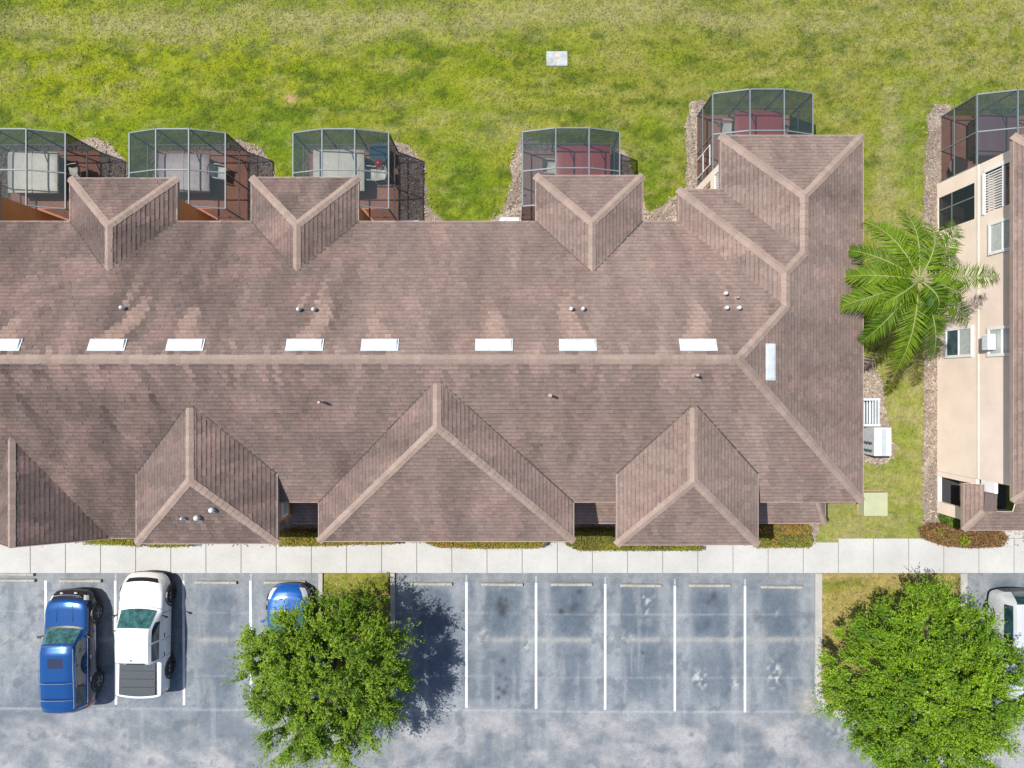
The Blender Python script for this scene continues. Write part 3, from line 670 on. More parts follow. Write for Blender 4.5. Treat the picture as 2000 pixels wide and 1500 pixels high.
# walls
m = MB(); m.box((XW + .5, -3.8, -.1), (12.2, 5.42, 5.45)); part(m, 'wall', M['wall_orange'])
for cx, ye in NW:
    m = MB(); m.box((cx - 1.48, 5.43, -.1), (cx + 1.48, 7.0, 5.5)); part(m, 'wall', M['wall_orange'])
m = MB(); m.box((6.47, 5.43, -.1), (12.19, 6.6, 5.47)); m.box((8.22, 6.61, -.1), (12.2, 8.52, 5.47)); part(m, 'wall', M['wall_cream'])
m = MB(); holed_wall(m, 'x', 8.0, .18, 6.61, 8.52, -.1, 5.47, [(6.95, 8.2, 3.15, 5.1), (6.95, 8.2, .2, 2.45)]); part(m, 'wall', M['wall_cream'])
m = MB(); m.box((7.97, 6.85, 3.02), (8.06, 8.3, 3.16)); m.box((7.965, 6.85, 4.05), (8.06, 8.3, 4.15))
for k in range(14): m.box((7.98, 6.92 + k * .1, 3.16), (8.03, 6.96 + k * .1, 4.05))
m.box((7.96, 8.2, 3.02), (8.08, 8.32, 5.2)); part(m, 'balcony_railing', M['white'])
for cx, hw, h in ((-10.80, 2.05, 6.0), (-2.38, 4.15, 5.5), (6.20, 2.05, 6.0)):
    m = MB(); m.box((cx - hw, -5.2, -.1), (cx + hw, -3.81, h)); part(m, 'wall', M['wall_orange'])
m = MB(); m.box((-13.2, -5.2, -.1), (-12.86, -3.81, 4.8)); m.box((XW + .6, -5.19, -.1), (-19.21, -3.81, 4.8)); m.box((-15.34, -5.19, -.1), (-13.21, -3.81, 4.8)); part(m, 'wall', M['wall_orange'])
# front doors and windows under the porches, plain but real
def window(x, z, w, h, y, sgn, parent=None):
    f = MB(); y0, y1 = (y, y + .05 * sgn) if sgn > 0 else (y - .05, y); t = .08
    for lo, hi in (((x - w / 2, z), (x + w / 2, z + t)), ((x - w / 2, z + h - t), (x + w / 2, z + h)), ((x - w / 2, z + t), (x - w / 2 + t, z + h - t)), ((x + w / 2 - t, z + t), (x + w / 2, z + h - t))):
        f.box((lo[0], y0, lo[1]), (hi[0], y1, hi[1]))
    p = MB(); p.box((x - w / 2 + t, y + .012 * sgn if sgn > 0 else y - .03, z + t), (x + w / 2 - t, y + .03 if sgn > 0 else y - .012, z + h - t))
    o = part(p, 'window', M['glass']); f.build('window_frame', M['white'], o)
for x in (-11.8, -9.8, -5.2, -2.4, .4, 5.2, 7.2):
    for z in (.9, 3.6): window(x, z, 1.1, 1.4, -5.203, -1)
for x in (-7.6, 3.1, 9.6, 11.2):
    d = MB(); d.box((x - .48, -3.87, .02), (x + .48, -3.803, 2.08)); o = part(d, 'door', M['orange_door']); k = MB(); k.tube([(x + .38, -3.88, 1.0), (x + .38, -3.93, 1.0)], .03, 8); k.build('handle', M['chrome'], o)
# porch roofs between the front wings
pr = MB(); ub = MB(); fb = MB()
for x0, x1, hip in ((-8.72, -6.55, False), (1.8, 4.14, False), (8.26, 12.45, True)):
    yE_, yB, hB = -5.53, -3.80, 3.55
    if hip:
        f1 = [(x0, yE_, 2.85), (x1, yE_, 2.85), (x1 - .85, yB, hB), (x0, yB, hB)]; f2 = [(x1, yE_, 2.85), (x1, yB, 2.85), (x1 - .85, yB, hB)]; fs = (f1, f2)
        eave(fb, f2[0], f2[1], out=(1, 0, 0)); hipn = (nrm(f1), nrm(f2), f1[1], f1[2])
    else: f1 = [(x0, yE_, 2.85), (x1, yE_, 2.85), (x1, yB, hB), (x0, yB, hB)]; fs = (f1,)
    for q in fs: roof_face(pr, q); under(ub, q, .1)
    eave(fb, f1[0], f1[1], out=(0, -1, 0))
r = part(pr, 'porch_roof', M['shingle']); part(ub, 'roof_underside', M['deck']); part(fb, 'fascia', M['fascia'])
c = MB(); cap(c, hipn[2], hipn[3], hipn[0], hipn[1], .13); c.build('ridge_cap', M['cap'], r)
for x, y in ((-6.9, -5.3), (3.8, -5.3), (8.6, -5.3), (12.2, -5.3), (1.95, -5.3)):
    m = MB(); m.box((x - .11, y - .11, -.05), (x + .11, y + .11, 2.74)); part(m, 'column', M['wall_cream'])
m = MB(); m.box((-8.745, -5.08, 3.5), (-8.69, -4.12, 4.2)); o = part(m, 'window', M['white']); m = MB(); m.box((-8.69, -4.98, 3.6), (-8.68, -4.22, 4.1)); m.build('pane', M['blind'], o)
m = MB(); m.box((8.30, -5.28, 0), (8.40, -5.18, 5.8)); part(m, 'downspout', M['fascia'])

# off-ridge metal vents on the back slope (wedges, open on the downhill side)
def slant_vent(c, n, dn, L=1.13, W=.38):
    """c on the slope, n its normal, dn its downhill direction"""
    n = Vector(n); dn = Vector(dn).normalized(); e = n.cross(dn).normalized(); c = Vector(c) + n * .03; m = MB()
    up = -dn; hl = L / 2; hw = W / 2
    Pt = lambda a, b, d: c + e * a + dn * b + n * d
    lo = [Pt(-hl, -hw, .0), Pt(hl, -hw, 0), Pt(hl, hw, 0), Pt(-hl, hw, 0)]
    top = [Pt(-hl + .01, -hw + .01, .03), Pt(hl - .01, -hw + .01, .03), Pt(hl - .01, hw * .55, .070), Pt(-hl + .01, hw * .55, .070)]
    lip = [Pt(-hl + .01, hw * .98, .050), Pt(hl - .01, hw * .98, .050)]
    m.add(lo + top + lip, [(0, 1, 5, 4), (4, 5, 6, 7), (7, 6, 9, 8), (8, 9, 2, 3), (1, 2, 9, 6, 5), (0, 4, 7, 8, 3)])
    fl = [Pt(-hl - .05, -hw - .05, .012), Pt(hl + .05, -hw - .05, .012), Pt(hl + .05, hw + .02, .012), Pt(-hl - .05, hw + .02, .012)]
    m.add(fl, [(0, 1, 2, 3)])
    return m
dnN = Vector((0, .894, -.447)); dnE = Vector((1, 0, -SX)).normalized()
for (x, y) in SKYX: slant_vent((x, y, zN(y)), nN, dnN).build('attic_vent', M['vent_metal'], roof)
pe = G(1504, 707, 7.35); slant_vent((pe.x, pe.y, 5.4 + SX * (12.68 - pe.x)), nE, dnE).build('attic_vent', M['vent_metal'], roof)
def stack(c, r, h, mat, domed=True, par=None):
    c = Vector(c); m = MB(); m.tube([c + Vector((0, 0, -.1)), c + Vector((0, 0, h))], r, 12)
    if domed: m.tube([c + Vector((0, 0, h - .05)), c + Vector((0, 0, h + .01)), c + Vector((0, 0, h + .06)), c + Vector((0, 0, h + .085))], [r * 1.25, r * 1.25, r * .9, r * .4], 12)
    else: m.tube([c + Vector((0, 0, -.08)), c + Vector((0, 0, .05))], [r * 2.3, r * 1.3], 12)
    return m.build('vent_pipe', mat, par or roof, smooth=True, angle=40)
for k, p in enumerate(PN): stack(p, .034 if k == 8 else .056, .20, M['lead'] if k == 8 else M['pipe_white'], k != 8)
for u, v in ((630, 785), (1074, 772), (1355, 733)): stack(onS(u, v), .045, .50, M['lead'], False)
def onwing(u, v, ye, he, py, ph):
    h = 6.3
    for _ in range(12):
        y = (750 - v) * (H - h) / F; h = he + (y - ye) / (py - ye) * (ph - he)
    return G(u, v, h)
for k, (u, v) in enumerate(((360, 1011), (388, 1010), (417, 995))): stack(onwing(u, v, -5.64, 5.95, -3.26, 7.17), .045 if k == 0 else .075, .2, M['pipe_white'], True, S1)
p = onS(730, 873); stack(p, .03, .10, M['util_dark'], False)

# ------------------------------------------------------------------ the second building, at the right edge
apt2 = thing('apartment_building', (21, 2, 0), 'cream stucco building at the right edge with white windows and a small balcony', 'apartment building')
def part2(mb, name, mat, parent=None, **k): return mb.build(name, mat, parent or apt2, world=(parent is None), **k)
m = MB(); u = MB(); f = MB(); ex = 18.14; ry0, ry1 = 1.67, 3.05; rh = E5 + 5.93 * .5; rx = 24.07
R0 = (rx, ry0, rh); R1 = (rx, ry1, rh)
W2 = [(ex, -4.26, E5), R0, R1, (ex, 8.98, E5)]; N2 = [(ex, 8.98, E5), R1, (30, 8.98, E5)]; S2f = [(ex, -4.26, E5), (30, -4.26, E5), R0]; E2 = [(30, -4.26, E5), (30, 8.98, E5), R1, R0]
for q in (W2, N2, S2f): roof_face(m, q)
m.add(E2, [(0, 1, 2, 3)], (.12, .09, .08))
for q in (W2, N2, S2f, E2): under(u, q)
r2 = part2(m, 'roof', M['shingle']); part2(u, 'roof_underside', M['deck'])
for a, b, o in (((ex, -4.26), (ex, 8.98), (-1, 0, 0)), ((ex, 8.98), (30, 8.98), (0, 1, 0)), ((ex, -4.26), (30, -4.26), (0, -1, 0)), ((30, -4.26), (30, 8.98), (1, 0, 0))): eave(f, (*a, E5), (*b, E5), out=o)
part2(f, 'fascia', M['fascia'])
for a, b, p, q in ((R0, R1, nrm(W2), nrm(E2)), ((ex, -4.26, E5), R0, nrm(W2), nrm(S2f)), ((ex, 8.98, E5), R1, nrm(W2), nrm(N2))):
    c = MB(); cap(c, a, b, p, q); c.build('ridge_cap', M['cap'], r2)
WX = 18.6
m = MB(); holed_wall(m, 'x', WX, .2, -3.8, 8.74, -.1, 5.5, [(6.64, 8.1, .12, 2.52), (6.72, 8.28, 3.18, 5.15)]); part2(m, 'wall', M['wall_cream'])
m = MB(); m.box((WX + .21, -3.8, -.1), (29.5, 6.0, 5.49)); m.box((WX + 2.2, 6.01, -.1), (29.5, 8.74, 5.49)); m.box((WX + .21, 8.55, -.1), (WX + 2.19, 8.74, 5.49)); m.box((WX + .21, 6.01, 2.7), (WX + 2.19, 8.54, 3.05)); part2(m, 'wall', M['wall_cream'])
m = MB(); m.box((WX - .018, -3.8, 2.67), (WX, 8.74, 2.80)); part2(m, 'floor_band', M['wall_cream'])
m = MB(); m.box((WX + .02, 6.64, .12), (WX + .03, 8.1, 2.52)); part2(m, 'screen_panel', M['screen'])
m = MB(); m.box((WX + .01, 7.52, .12), (WX + .06, 7.57, 2.52)); m.box((WX + .01, 6.64, 1.0), (WX + .06, 7.515, 1.05)); m.box((WX + .01, 7.575, 1.0), (WX + .06, 8.1, 1.05)); part2(m, 'screen_frame', M['alu'])
m = MB(); m.box((WX + .25, 6.1, .0), (WX + 2.1, 8.5, .03)); part2(m, 'patio_floor', M['paver'])
m = MB(); m.box((WX - .06, 6.66, 3.06), (WX + .12, 8.3, 3.18)); m.box((WX - .055, 8.28, 3.18), (WX + .12, 8.42, 5.15)); m.box((WX - .03, 6.72, 4.16), (WX + .05, 8.28, 4.24))
for k in range(15): m.box((WX - .012, 6.77 + k * .1, 3.18), (WX + .03, 6.81 + k * .1, 4.16))
part2(m, 'balcony_railing', M['white'])
m = MB(); m.box((WX + .06, 7.66, 4.24), (WX + .11, 7.71, 5.15)); m.box((WX + .065, 6.72, 5.08), (WX + .11, 7.655, 5.14)); part2(m, 'screen_frame', M['alu'])
def window2(y0, y1, z0, z1, split, blind):
    t = .11; f = MB(); X0, X1 = WX - .07, WX - .001
    f.box((X0, y0, z0), (X1, y1, z0 + t)); f.box((X0, y0, z1 - t), (X1, y1, z1)); f.box((X0, y0, z0 + t), (X1, y0 + t, z1 - t)); f.box((X0, y1 - t, z0 + t), (X1, y1, z1 - t))
    f.box((X0 + .02, y0 + t, (z0 + z1) / 2 - .035), (X1, y1 - t, (z0 + z1) / 2 + .035))
    p = MB(); p.box((WX - .03, y0 + t, z0 + t), (WX - .002, y1 - t, (z0 + z1) / 2 - .036)); q = MB(); q.box((WX - .03, y0 + t, (z0 + z1) / 2 + .036), (WX - .002, y1 - t, z1 - t))
    o = part2(f, 'window', M['white']); p.build('pane', M['blind'] if blind else M['glass'], o); q.build('pane', M['blind'], o)
window2(1.1, 2.36, .66, 2.46, True, False); window2(1.06, 2.2, 3.35, 4.95, True, True); window2(5.0, 6.25, 3.42, 4.95, True, True)
for y in (4.1, 3.45):
    m = MB(); m.box((WX - .09, y - .05, 2.95), (WX, y + .05, 3.07)); part2(m, 'wall_light', M['fascia'])
m = MB(); m.box((WX - .02, -4.22, 2.95), (WX + .1, -3.801, 3.75)); part2(m, 'wall_return', M['white'])
# its porch
m = MB(); holed_wall(m, 'x', WX, .16, -5.62, -3.81, -.1, 2.62, [(-5.12, -4.02, .1, 2.3)]); m.box((WX + .17, -5.62, -.1), (21.5, -5.46, .9)); part2(m, 'porch_wall', M['wall_cream'])
m = MB(); m.box((WX + .95, -5.1, 0), (WX + 1.05, -4.0, 2.3)); part2(m, 'door', M['orange_door'])
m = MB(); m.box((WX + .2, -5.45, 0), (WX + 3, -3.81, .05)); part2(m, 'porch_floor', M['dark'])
pm = MB(); u = MB(); f = MB(); zz = lambda y: 2.85 + (y + 5.80) * .38
wst = lambda x: 2.85 + (x - 17.97) * .5
PF = [(17.97, -5.80, 2.85), (30, -5.80, 2.85), (30, -5.02, zz(-5.02)), (18.56, -5.02, zz(-5.02))]
PF2 = [(19.75, -5.02, zz(-5.02)), (30, -5.02, zz(-5.02)), (30, -3.80, zz(-3.8)), (19.75, -3.80, zz(-3.8))]
PW = [(17.97, -5.80, 2.85), (18.56, -5.02, zz(-5.02)), (18.58, -3.95, zz(-5.02)), (17.97, -3.95, 2.85)]
PM = [(18.56, -5.02, zz(-5.02)), (19.06, -5.02, zz(-5.02)), (19.06, -3.80, zz(-5.02) + .1), (18.58, -3.80, zz(-5.02) + .1)]
for q in (PF, PF2, PW): roof_face(pm, q); under(u, q, .1)
pm.add(PM, [(0, 1, 2, 3)], (.125, .095, .086))
r = part2(pm, 'porch_roof', M['shingle']); part2(u, 'roof_underside', M['deck'])
c = MB(); cap(c, PF[0], PF[3], nrm(PF), nrm(PW), .13); c.build('ridge_cap', M['cap'], r)
eave(f, PF[0], PF[1], out=(0, -1, 0)); eave(f, PW[0], PW[3], out=(-1, 0, 0)); part2(f, 'fascia', M['fascia'])
# window air conditioner
t = thing('window_air_conditioner', (WX, 1.62, 3.5), 'small white window air conditioner jutting from the upper window of the cream wall', 'air conditioner')
m = MB(); m.box((-.36, -.30, 0), (-.075, .30, .38)); m.build('casing', M['white'], t, bevel=.02)
m = MB(); [m.box((-.366, -.25, .05 + k * .05), (-.361, .25, .075 + k * .05)) for k in range(6)]; m.build('grille', M['util_grey'], t)

# ================================================================== SCREEN CAGES, TUBS, CHAIRS
def cage(loc, w, depth, label, ext, paver, floor_col='paver'):
    """arched aluminium cage with insect screen; local origin at its middle on the house side, front towards +y"""
    t = thing('screen_enclosure', loc, label, 'screen enclosure', 'screened patio cages along the back of the houses')
    xs = [-w / 2, -w / 2 + w * .335, -w / 2 + w * .672, w / 2]; hs = [2.4, 2.85, 2.85, 2.4]; ys = [0, depth * .47, depth]; b = .046
    for i in range(4):
        MB().bar((xs[i], 0, hs[i]), (xs[i], depth, hs[i]), b, .07).build('roof_beam', M['alu'], t)
        MB().bar((xs[i], depth, 0), (xs[i], depth, hs[i] - .036), b, b).build('post', M['alu'], t)
    for i in (0, 3):
        MB().bar((xs[i], ys[1], 0), (xs[i], ys[1], 2.364), b, b).build('post', M['alu'], t)
        if (i == 3) == (ext > 0): MB().bar((xs[i], 0, 0), (xs[i], 0, 2.364), b, b).build('post', M['alu'], t)
        m = MB(); m.bar((xs[i], .03, .95), (xs[i], ys[1] - .03, .95), .04, .05); m.bar((xs[i], ys[1] + .03, .95), (xs[i], depth - .03, .95), .04, .05); m.build('chair_rail', M['alu'], t)
        m = MB(); m.quad((xs[i], 0, .03), (xs[i], depth, .03), (xs[i], depth, 2.36), (xs[i], 0, 2.36)); m.build('screen_panel', M['screen'], t)
    for k in range(3):
        for i in range(3):
            a = Vector((xs[i], ys[k], hs[i])); c = Vector((xs[i + 1], ys[k], hs[i + 1])); d = (c - a).normalized() * .03
            if k == 0 and not ((ext > 0 and i == 2) or (ext < 0 and i == 0)) : pass
            MB().bar(a + d, c - d, .05, .05).build('cross_beam', M['alu'], t)
    for i in range(3):
        m = MB(); m.quad((xs[i], 0, hs[i] + .004), (xs[i + 1], 0, hs[i + 1] + .004), (xs[i + 1], depth, hs[i + 1] + .004), (xs[i], depth, hs[i] + .004)); m.build('roof_screen', M['screen_top'], t)
        m = MB(); m.quad((xs[i], depth, .03), (xs[i + 1], depth, .03), (xs[i + 1], depth, hs[i + 1] - .03), (xs[i], depth, hs[i] - .03)); m.build('screen_panel', M['screen'], t)
        MB().bar((xs[i] + .03, depth, .95), (xs[i + 1] - .03, depth, .95), .04, .05).build('chair_rail', M['alu'], t)
    # screened end beside the wall of the house
    if ext > 0: a0, a1 = w / 2 - 1.0, w / 2
    else: a0, a1 = -w / 2, -w / 2 + .9
    m = MB(); m.quad((a0, 0, .03), (a1, 0, .03), (a1, 0, 2.36), (a0, 0, 2.36)); m.build('screen_panel', M['screen'], t)
    m = MB(); m.bar((a0, 0, .95), (a1, 0, .95), .04, .05); m.bar((a0, 0, .06), (a1, 0, .06), .05, .06); m.build('chair_rail', M['alu'], t)
    for i in (1, 2):
        MB().bar((xs[i], depth - .02, 2.42), (xs[i] + .0, depth - .42, 2.82), .03, .04).build('brace', M['alu'], t)
    m = MB(); m.box((-w / 2, -.02, -.05), (w / 2, depth + .04, .035)); m.build('patio_floor', M[floor_col], t)
    return t
CAGES = [((-20.0 + .03, 7.08, 0), 3.88, 3.06, 'screened patio cage cut by the left edge of the photo, with a cream tub', 1, 'paver'), ((-13.51, 7.08, 0), 3.88, 3.06, 'screened patio cage with a grey mauve tub, second from the left', 1, 'paver'),
         ((-6.91, 7.08, 0), 3.86, 3.06, 'screened patio cage with a cream tub and a round table, before the wide lawn gap', 1, 'paver'), ((2.385, 7.18, 0), 3.92, 3.0, 'screened patio cage with a maroon tub behind the middle wing', -1, 'paver_grey'),
         ((10.12, 8.62, 0), 4.04, 3.1, 'screened patio cage with a maroon tub at the corner wing by the palm gap', -1, 'paver'), ((20.75, 8.84, 0), 3.95, 2.85, 'screened patio cage of the cream building with a dusky purple tub', -1, 'paver')]
for c in CAGES: cage(c[0], c[1], c[2], c[3], c[4], c[5], c[5])
# the corner between two wings: white screen door frame on the corner cage
cg = [o for o in bpy.data.objects if o.get('label', '').startswith('screened patio cage with a maroon tub at the corner')][0]
m = MB(); X = -2.02
for a, b in (((X, .35, .1), (X, .35, 2.05)), ((X, 1.15, .1), (X, 1.15, 2.05)), ((X, .375, 2.03), (X, 1.125, 2.03)), ((X, .375, 1.0), (X, 1.125, 1.0))): m.bar(a, b, .035, .04)
m.build('screen_door', M['white'], cg)

def hot_tub(loc, sx, sy, colname, label, rz=0.0):
    t = thing('hot_tub', loc, label, 'hot tub', 'covered hot tubs inside the patio cages', rz)
    m = MB(); m.box((-sx / 2 + .06, -sy / 2 + .06, 0), (sx / 2 - .06, sy / 2 - .06, .78)); m.build('shell', M['tub_shell'], t, bevel=.1)
    for s in (-1, 1):
        m = MB(); n = 8; vs = []; fs = []
        for i in range(n + 1):
            for j in range(n + 1):
                x = (0 if s > 0 else -sx / 2) + sx / 2 * i / n + (.004 * s if i == (0 if s > 0 else n) else 0); y = -sy / 2 + sy * j / n
                e = abs(x) / (sx / 2); vs.append((x, y, .885 - .035 * e * e + .012 * float(fbm(x * 3 + loc[0], y * 3, 130, 2)) - (.03 if j in (0, n) else 0) - (.02 if e > .98 else 0)))
        fs = [(i * (n + 1) + j, (i + 1) * (n + 1) + j, (i + 1) * (n + 1) + j + 1, i * (n + 1) + j + 1) for i in range(n) for j in range(n)]
        b = len(vs); rim = [0 * (n + 1) + j for j in range(n + 1)] + [i * (n + 1) + n for i in range(1, n + 1)] + [n * (n + 1) + j for j in range(n - 1, -1, -1)] + [i * (n + 1) for i in range(n - 1, 0, -1)]
        for q in rim: vs.append((vs[q][0], vs[q][1], .74))
        k = len(rim); fs += [(rim[i], rim[(i + 1) % k], b + (i + 1) % k, b + i) for i in range(k)]
        m.add(vs, fs); m.build('cover', M['cover_' + colname], t, smooth=True, angle=35)
    m = MB(); m.box((-.018, -sy / 2 - .004, .80), (.018, sy / 2 + .004, .905)); m.build('hinge_flap', M['cover_' + colname], t)
    for y in (-sy * .3, sy * .3):
        for s in (-1, 1): m = MB(); m.box((s * (sx / 2 + .004) - .004, y - .03, .5), (s * (sx / 2 + .004) + .004, y + .03, .80)); m.build('strap', M['trim'], t)
    return t
def tub_at(u0, v0, u1, v1, h=.9):
    a = G(u0, v0, h); b = G(u1, v1, h); return ((a.x + b.x) / 2, (a.y + b.y) / 2, .035), abs(b.x - a.x), abs(a.y - b.y)
for (px, colr, lab) in (((14, 296, 111, 376), 'cream', 'square hot tub under a cream cover in the cage at the left edge'), ((309, 300, 408, 374), 'mauve', 'hot tub under a faded grey mauve cover in the second cage'), ((611, 292, 711, 372), 'cream', 'hot tub under a cream cover beside the round glass table'),
                        ((1086, 283, 1192, 362), 'maroon', 'hot tub under a maroon cover behind the middle back wing'), ((1436, 216, 1529, 292), 'maroon', 'hot tub under a maroon cover beside the corner wing roof'), ((1910, 222, 1990, 302), 'purple', 'hot tub under a dusky purple cover in the cage of the cream building')):
    l, sx, sy = tub_at(*px); hot_tub(l, sx, sy, colr, lab)
def chair_proto():
    t = thing('patio_chair', (0, 0, 0), '', 'chair', 'white patio chairs in the cages')
    m = MB(); n = 6; vs = [(-.25 + .5 * i / n, -.24 + .48 * j / n, .43 - .03 * math.sin(PI * j / n) * math.sin(PI * i / n)) for i in range(n + 1) for j in range(n + 1)]
    m.add(vs, [(i * 7 + j, (i + 1) * 7 + j, (i + 1) * 7 + j + 1, i * 7 + j + 1) for i in range(n) for j in range(n)]); m.build('seat', M['plastic'], t, smooth=True)
    m = MB(); vs = [(-.25 + .5 * i / n, .23 + .16 * j / n + .05 * (abs(i / n - .5) * 2) ** 2 * -1, .43 + .46 * j / n) for i in range(n + 1) for j in range(n + 1)]
    m.add(vs, [(i * 7 + j, (i + 1) * 7 + j, (i + 1) * 7 + j + 1, i * 7 + j + 1) for i in range(n) for j in range(n)]); m.build('backrest', M['plastic'], t, smooth=True)
    for s in (-1, 1):
        MB().tube([(s * .29, .24, .66), (s * .30, 0, .67), (s * .29, -.22, .63)], .028, 6).build('armrest', M['plastic'], t)
        MB().tube([(s * .24, -.22, .43), (s * .28, -.26, 0)], [.025, .018], 6).build('leg', M['plastic'], t); MB().tube([(s * .24, .23, .43), (s * .27, .30, 0)], [.025, .018], 6).build('leg', M['plastic'], t)
    return t
ch0 = chair_proto()
for i, (u, v, rz, lab) in enumerate(((147, 337, -1.4, 'white patio chair right of the cream tub in the leftmost cage'), (431, 338, 1.4, 'white patio chair right of the grey mauve tub'), (723, 341, 1.5, 'white patio chair next to the cream tub, nearer the tub'), (742, 341, -1.5, 'white patio chair below the round glass table, outer of the pair'), (1075, 328, 1.5, 'white patio chair left of the maroon tub behind the middle wing'), (1418, 251, 1.5, 'white patio chair left of the maroon tub at the corner wing'))):
    t = ch0 if i == 0 else copy_tree(ch0); p = G(u, v, .45); t.location = (p.x, p.y, .035); t.rotation_euler = (0, 0, rz); t['label'] = lab
p = G(740, 299, .7); t = thing('patio_table', (p.x, p.y, .035), 'round blue glass patio table beside the cream tub', 'table')
m = MB(); m.tube([(0, 0, .70), (0, 0, .72)], .42, 24); m.build('tabletop', M['blue_glass'], t)
m = MB(); m.tube([(.42 * math.cos(a), .42 * math.sin(a), .71) for a in [2 * PI * k / 24 for k in range(25)]], .018, 6); m.build('rim', M['alu'], t)
for k in range(4): a = k * PI / 2 + .4; MB().tube([(.12 * math.cos(a), .12 * math.sin(a), .7), (.36 * math.cos(a), .36 * math.sin(a), 0)], .016, 6).build('leg', M['alu'], t)
p = G(741, 320, .6); t = thing('grill', (p.x, p.y, .035), 'small dark red kettle grill below the round glass table', 'grill')
MB().tube([(0, 0, .55), (0, 0, .62), (0, 0, .74), (0, 0, .80)], [.14, .2, .18, .05], 14).build('kettle', M['lamp_red'], t, smooth=True)
for k in range(3): a = k * 2.1; MB().tube([(.1 * math.cos(a), .1 * math.sin(a), .55), (.24 * math.cos(a), .24 * math.sin(a), 0)], .012, 5).build('leg', M['trim'], t)
p = G(1868, 340, .6); t = thing('patio_table', (p.x, p.y + .3, .035), 'dark round table in the cage of the cream building', 'table')
MB().tube([(0, 0, .68), (0, 0, .71)], .40, 22).build('tabletop', M['tub_shell'], t); MB().tube([(0, 0, 0), (0, 0, .68)], .04, 8).build('leg', M['trim'], t)

# condensers, cabinets, boxes on the ground
def condenser(x, y, label, c='util'):
    t = thing('air_conditioner', (x, y, 0), label, 'air conditioner', 'condensing units behind the block')
    m = MB(); m.box((-.42, -.42, .06), (.42, .42, .82)); m.build('casing', M[c], t, bevel=.05)
    m = MB(); [m.tube([(r * math.cos(2 * PI * k / 20), r * math.sin(2 * PI * k / 20), .835) for k in range(21)], .010, 5, False) for r in (.1, .18, .26, .34)]; m.build('fan_grille', M['util_grey'], t)
    m = MB(); m.box((-.5, -.5, -.02), (.5, .5, .06)); m.build('pad', M['kerb'], t)
p = G(996, 424, .8); condenser(p.x, p.y - .42, 'white condensing unit poking out below the roof edge left of the middle wing'); p = G(800, 430, .8); condenser(p.x, p.y - .42, 'bluish condensing unit poking out beside the third cage', 'util_grey')
t = thing('meter_cabinet', (15.60, -2.42, 0), 'white electric meter cabinet on the grass strip with two rows of round meters', 'meter cabinet')
m = MB(); m.box((-.42, -.60, .05), (.30, .60, 1.35)); m.build('cabinet', M['util'], t, bevel=.025)
m = MB(); m.box((-.11, -.58, 1.352), (.06, .54, 1.375)); m.build('top_plate', M['util_grey'], t)
for r_ in range(2):
    for k in range(3): MB().tube([(-.42, -.40 + r_ * .32, .58 + k * .27), (-.52, -.40 + r_ * .32, .58 + k * .27)], .058, 12).build('meter', M['util_dark'], t)
t = thing('louvered_rack', (15.25, -1.22, 0), 'white louvered equipment rack on the mulch next to the meter cabinet', 'rack')
m = MB()
m.box((-.5, .52, .05), (.3, .62, 1.12)); m.box((-.5, -.57, .05), (.3, -.47, 1.12)); m.box((.2, -.469, .05), (.26, .519, 1.12)); m.build('frame', M['util'], t)
for k in range(9): m = MB(); m.add([(-.52 + k * .075, -.466, .40 + k * .085), (-.52 + k * .075, .516, .40 + k * .085), (-.475 + k * .075, .516, .43 + k * .085), (-.475 + k * .075, -.466, .43 + k * .085), (-.52 + k * .075, -.466, .385 + k * .085), (-.52 + k * .075, .516, .385 + k * .085)], [(0, 3, 2, 1), (0, 1, 5, 4)]); m.build('louver', M['util_grey'] if k % 3 else M['util'], t)
m = MB(); m.box((-.45, -.45, .04), (.19, .50, .30)); m.build('dark_back', M['util_dark'], t)
p = G(1711, 985, .6); t = thing('transformer_box', (p.x, p.y, 0), 'pale green square utility box on worn grass beside the front corner', 'utility box')
m = MB(); m.box((-.49, -.49, .05), (.49, .49, .55)); m.build('body', M['green_box'], t, bevel=.02)
m = MB(); m.box((-.51, -.505, .552), (.51, .505, .61)); m.build('lid', M['green_box'], t, bevel=.025)
m = MB(); m.box((-.53, -.53, -.03), (.53, .53, .05)); m.build('pad', M['dirt'], t)
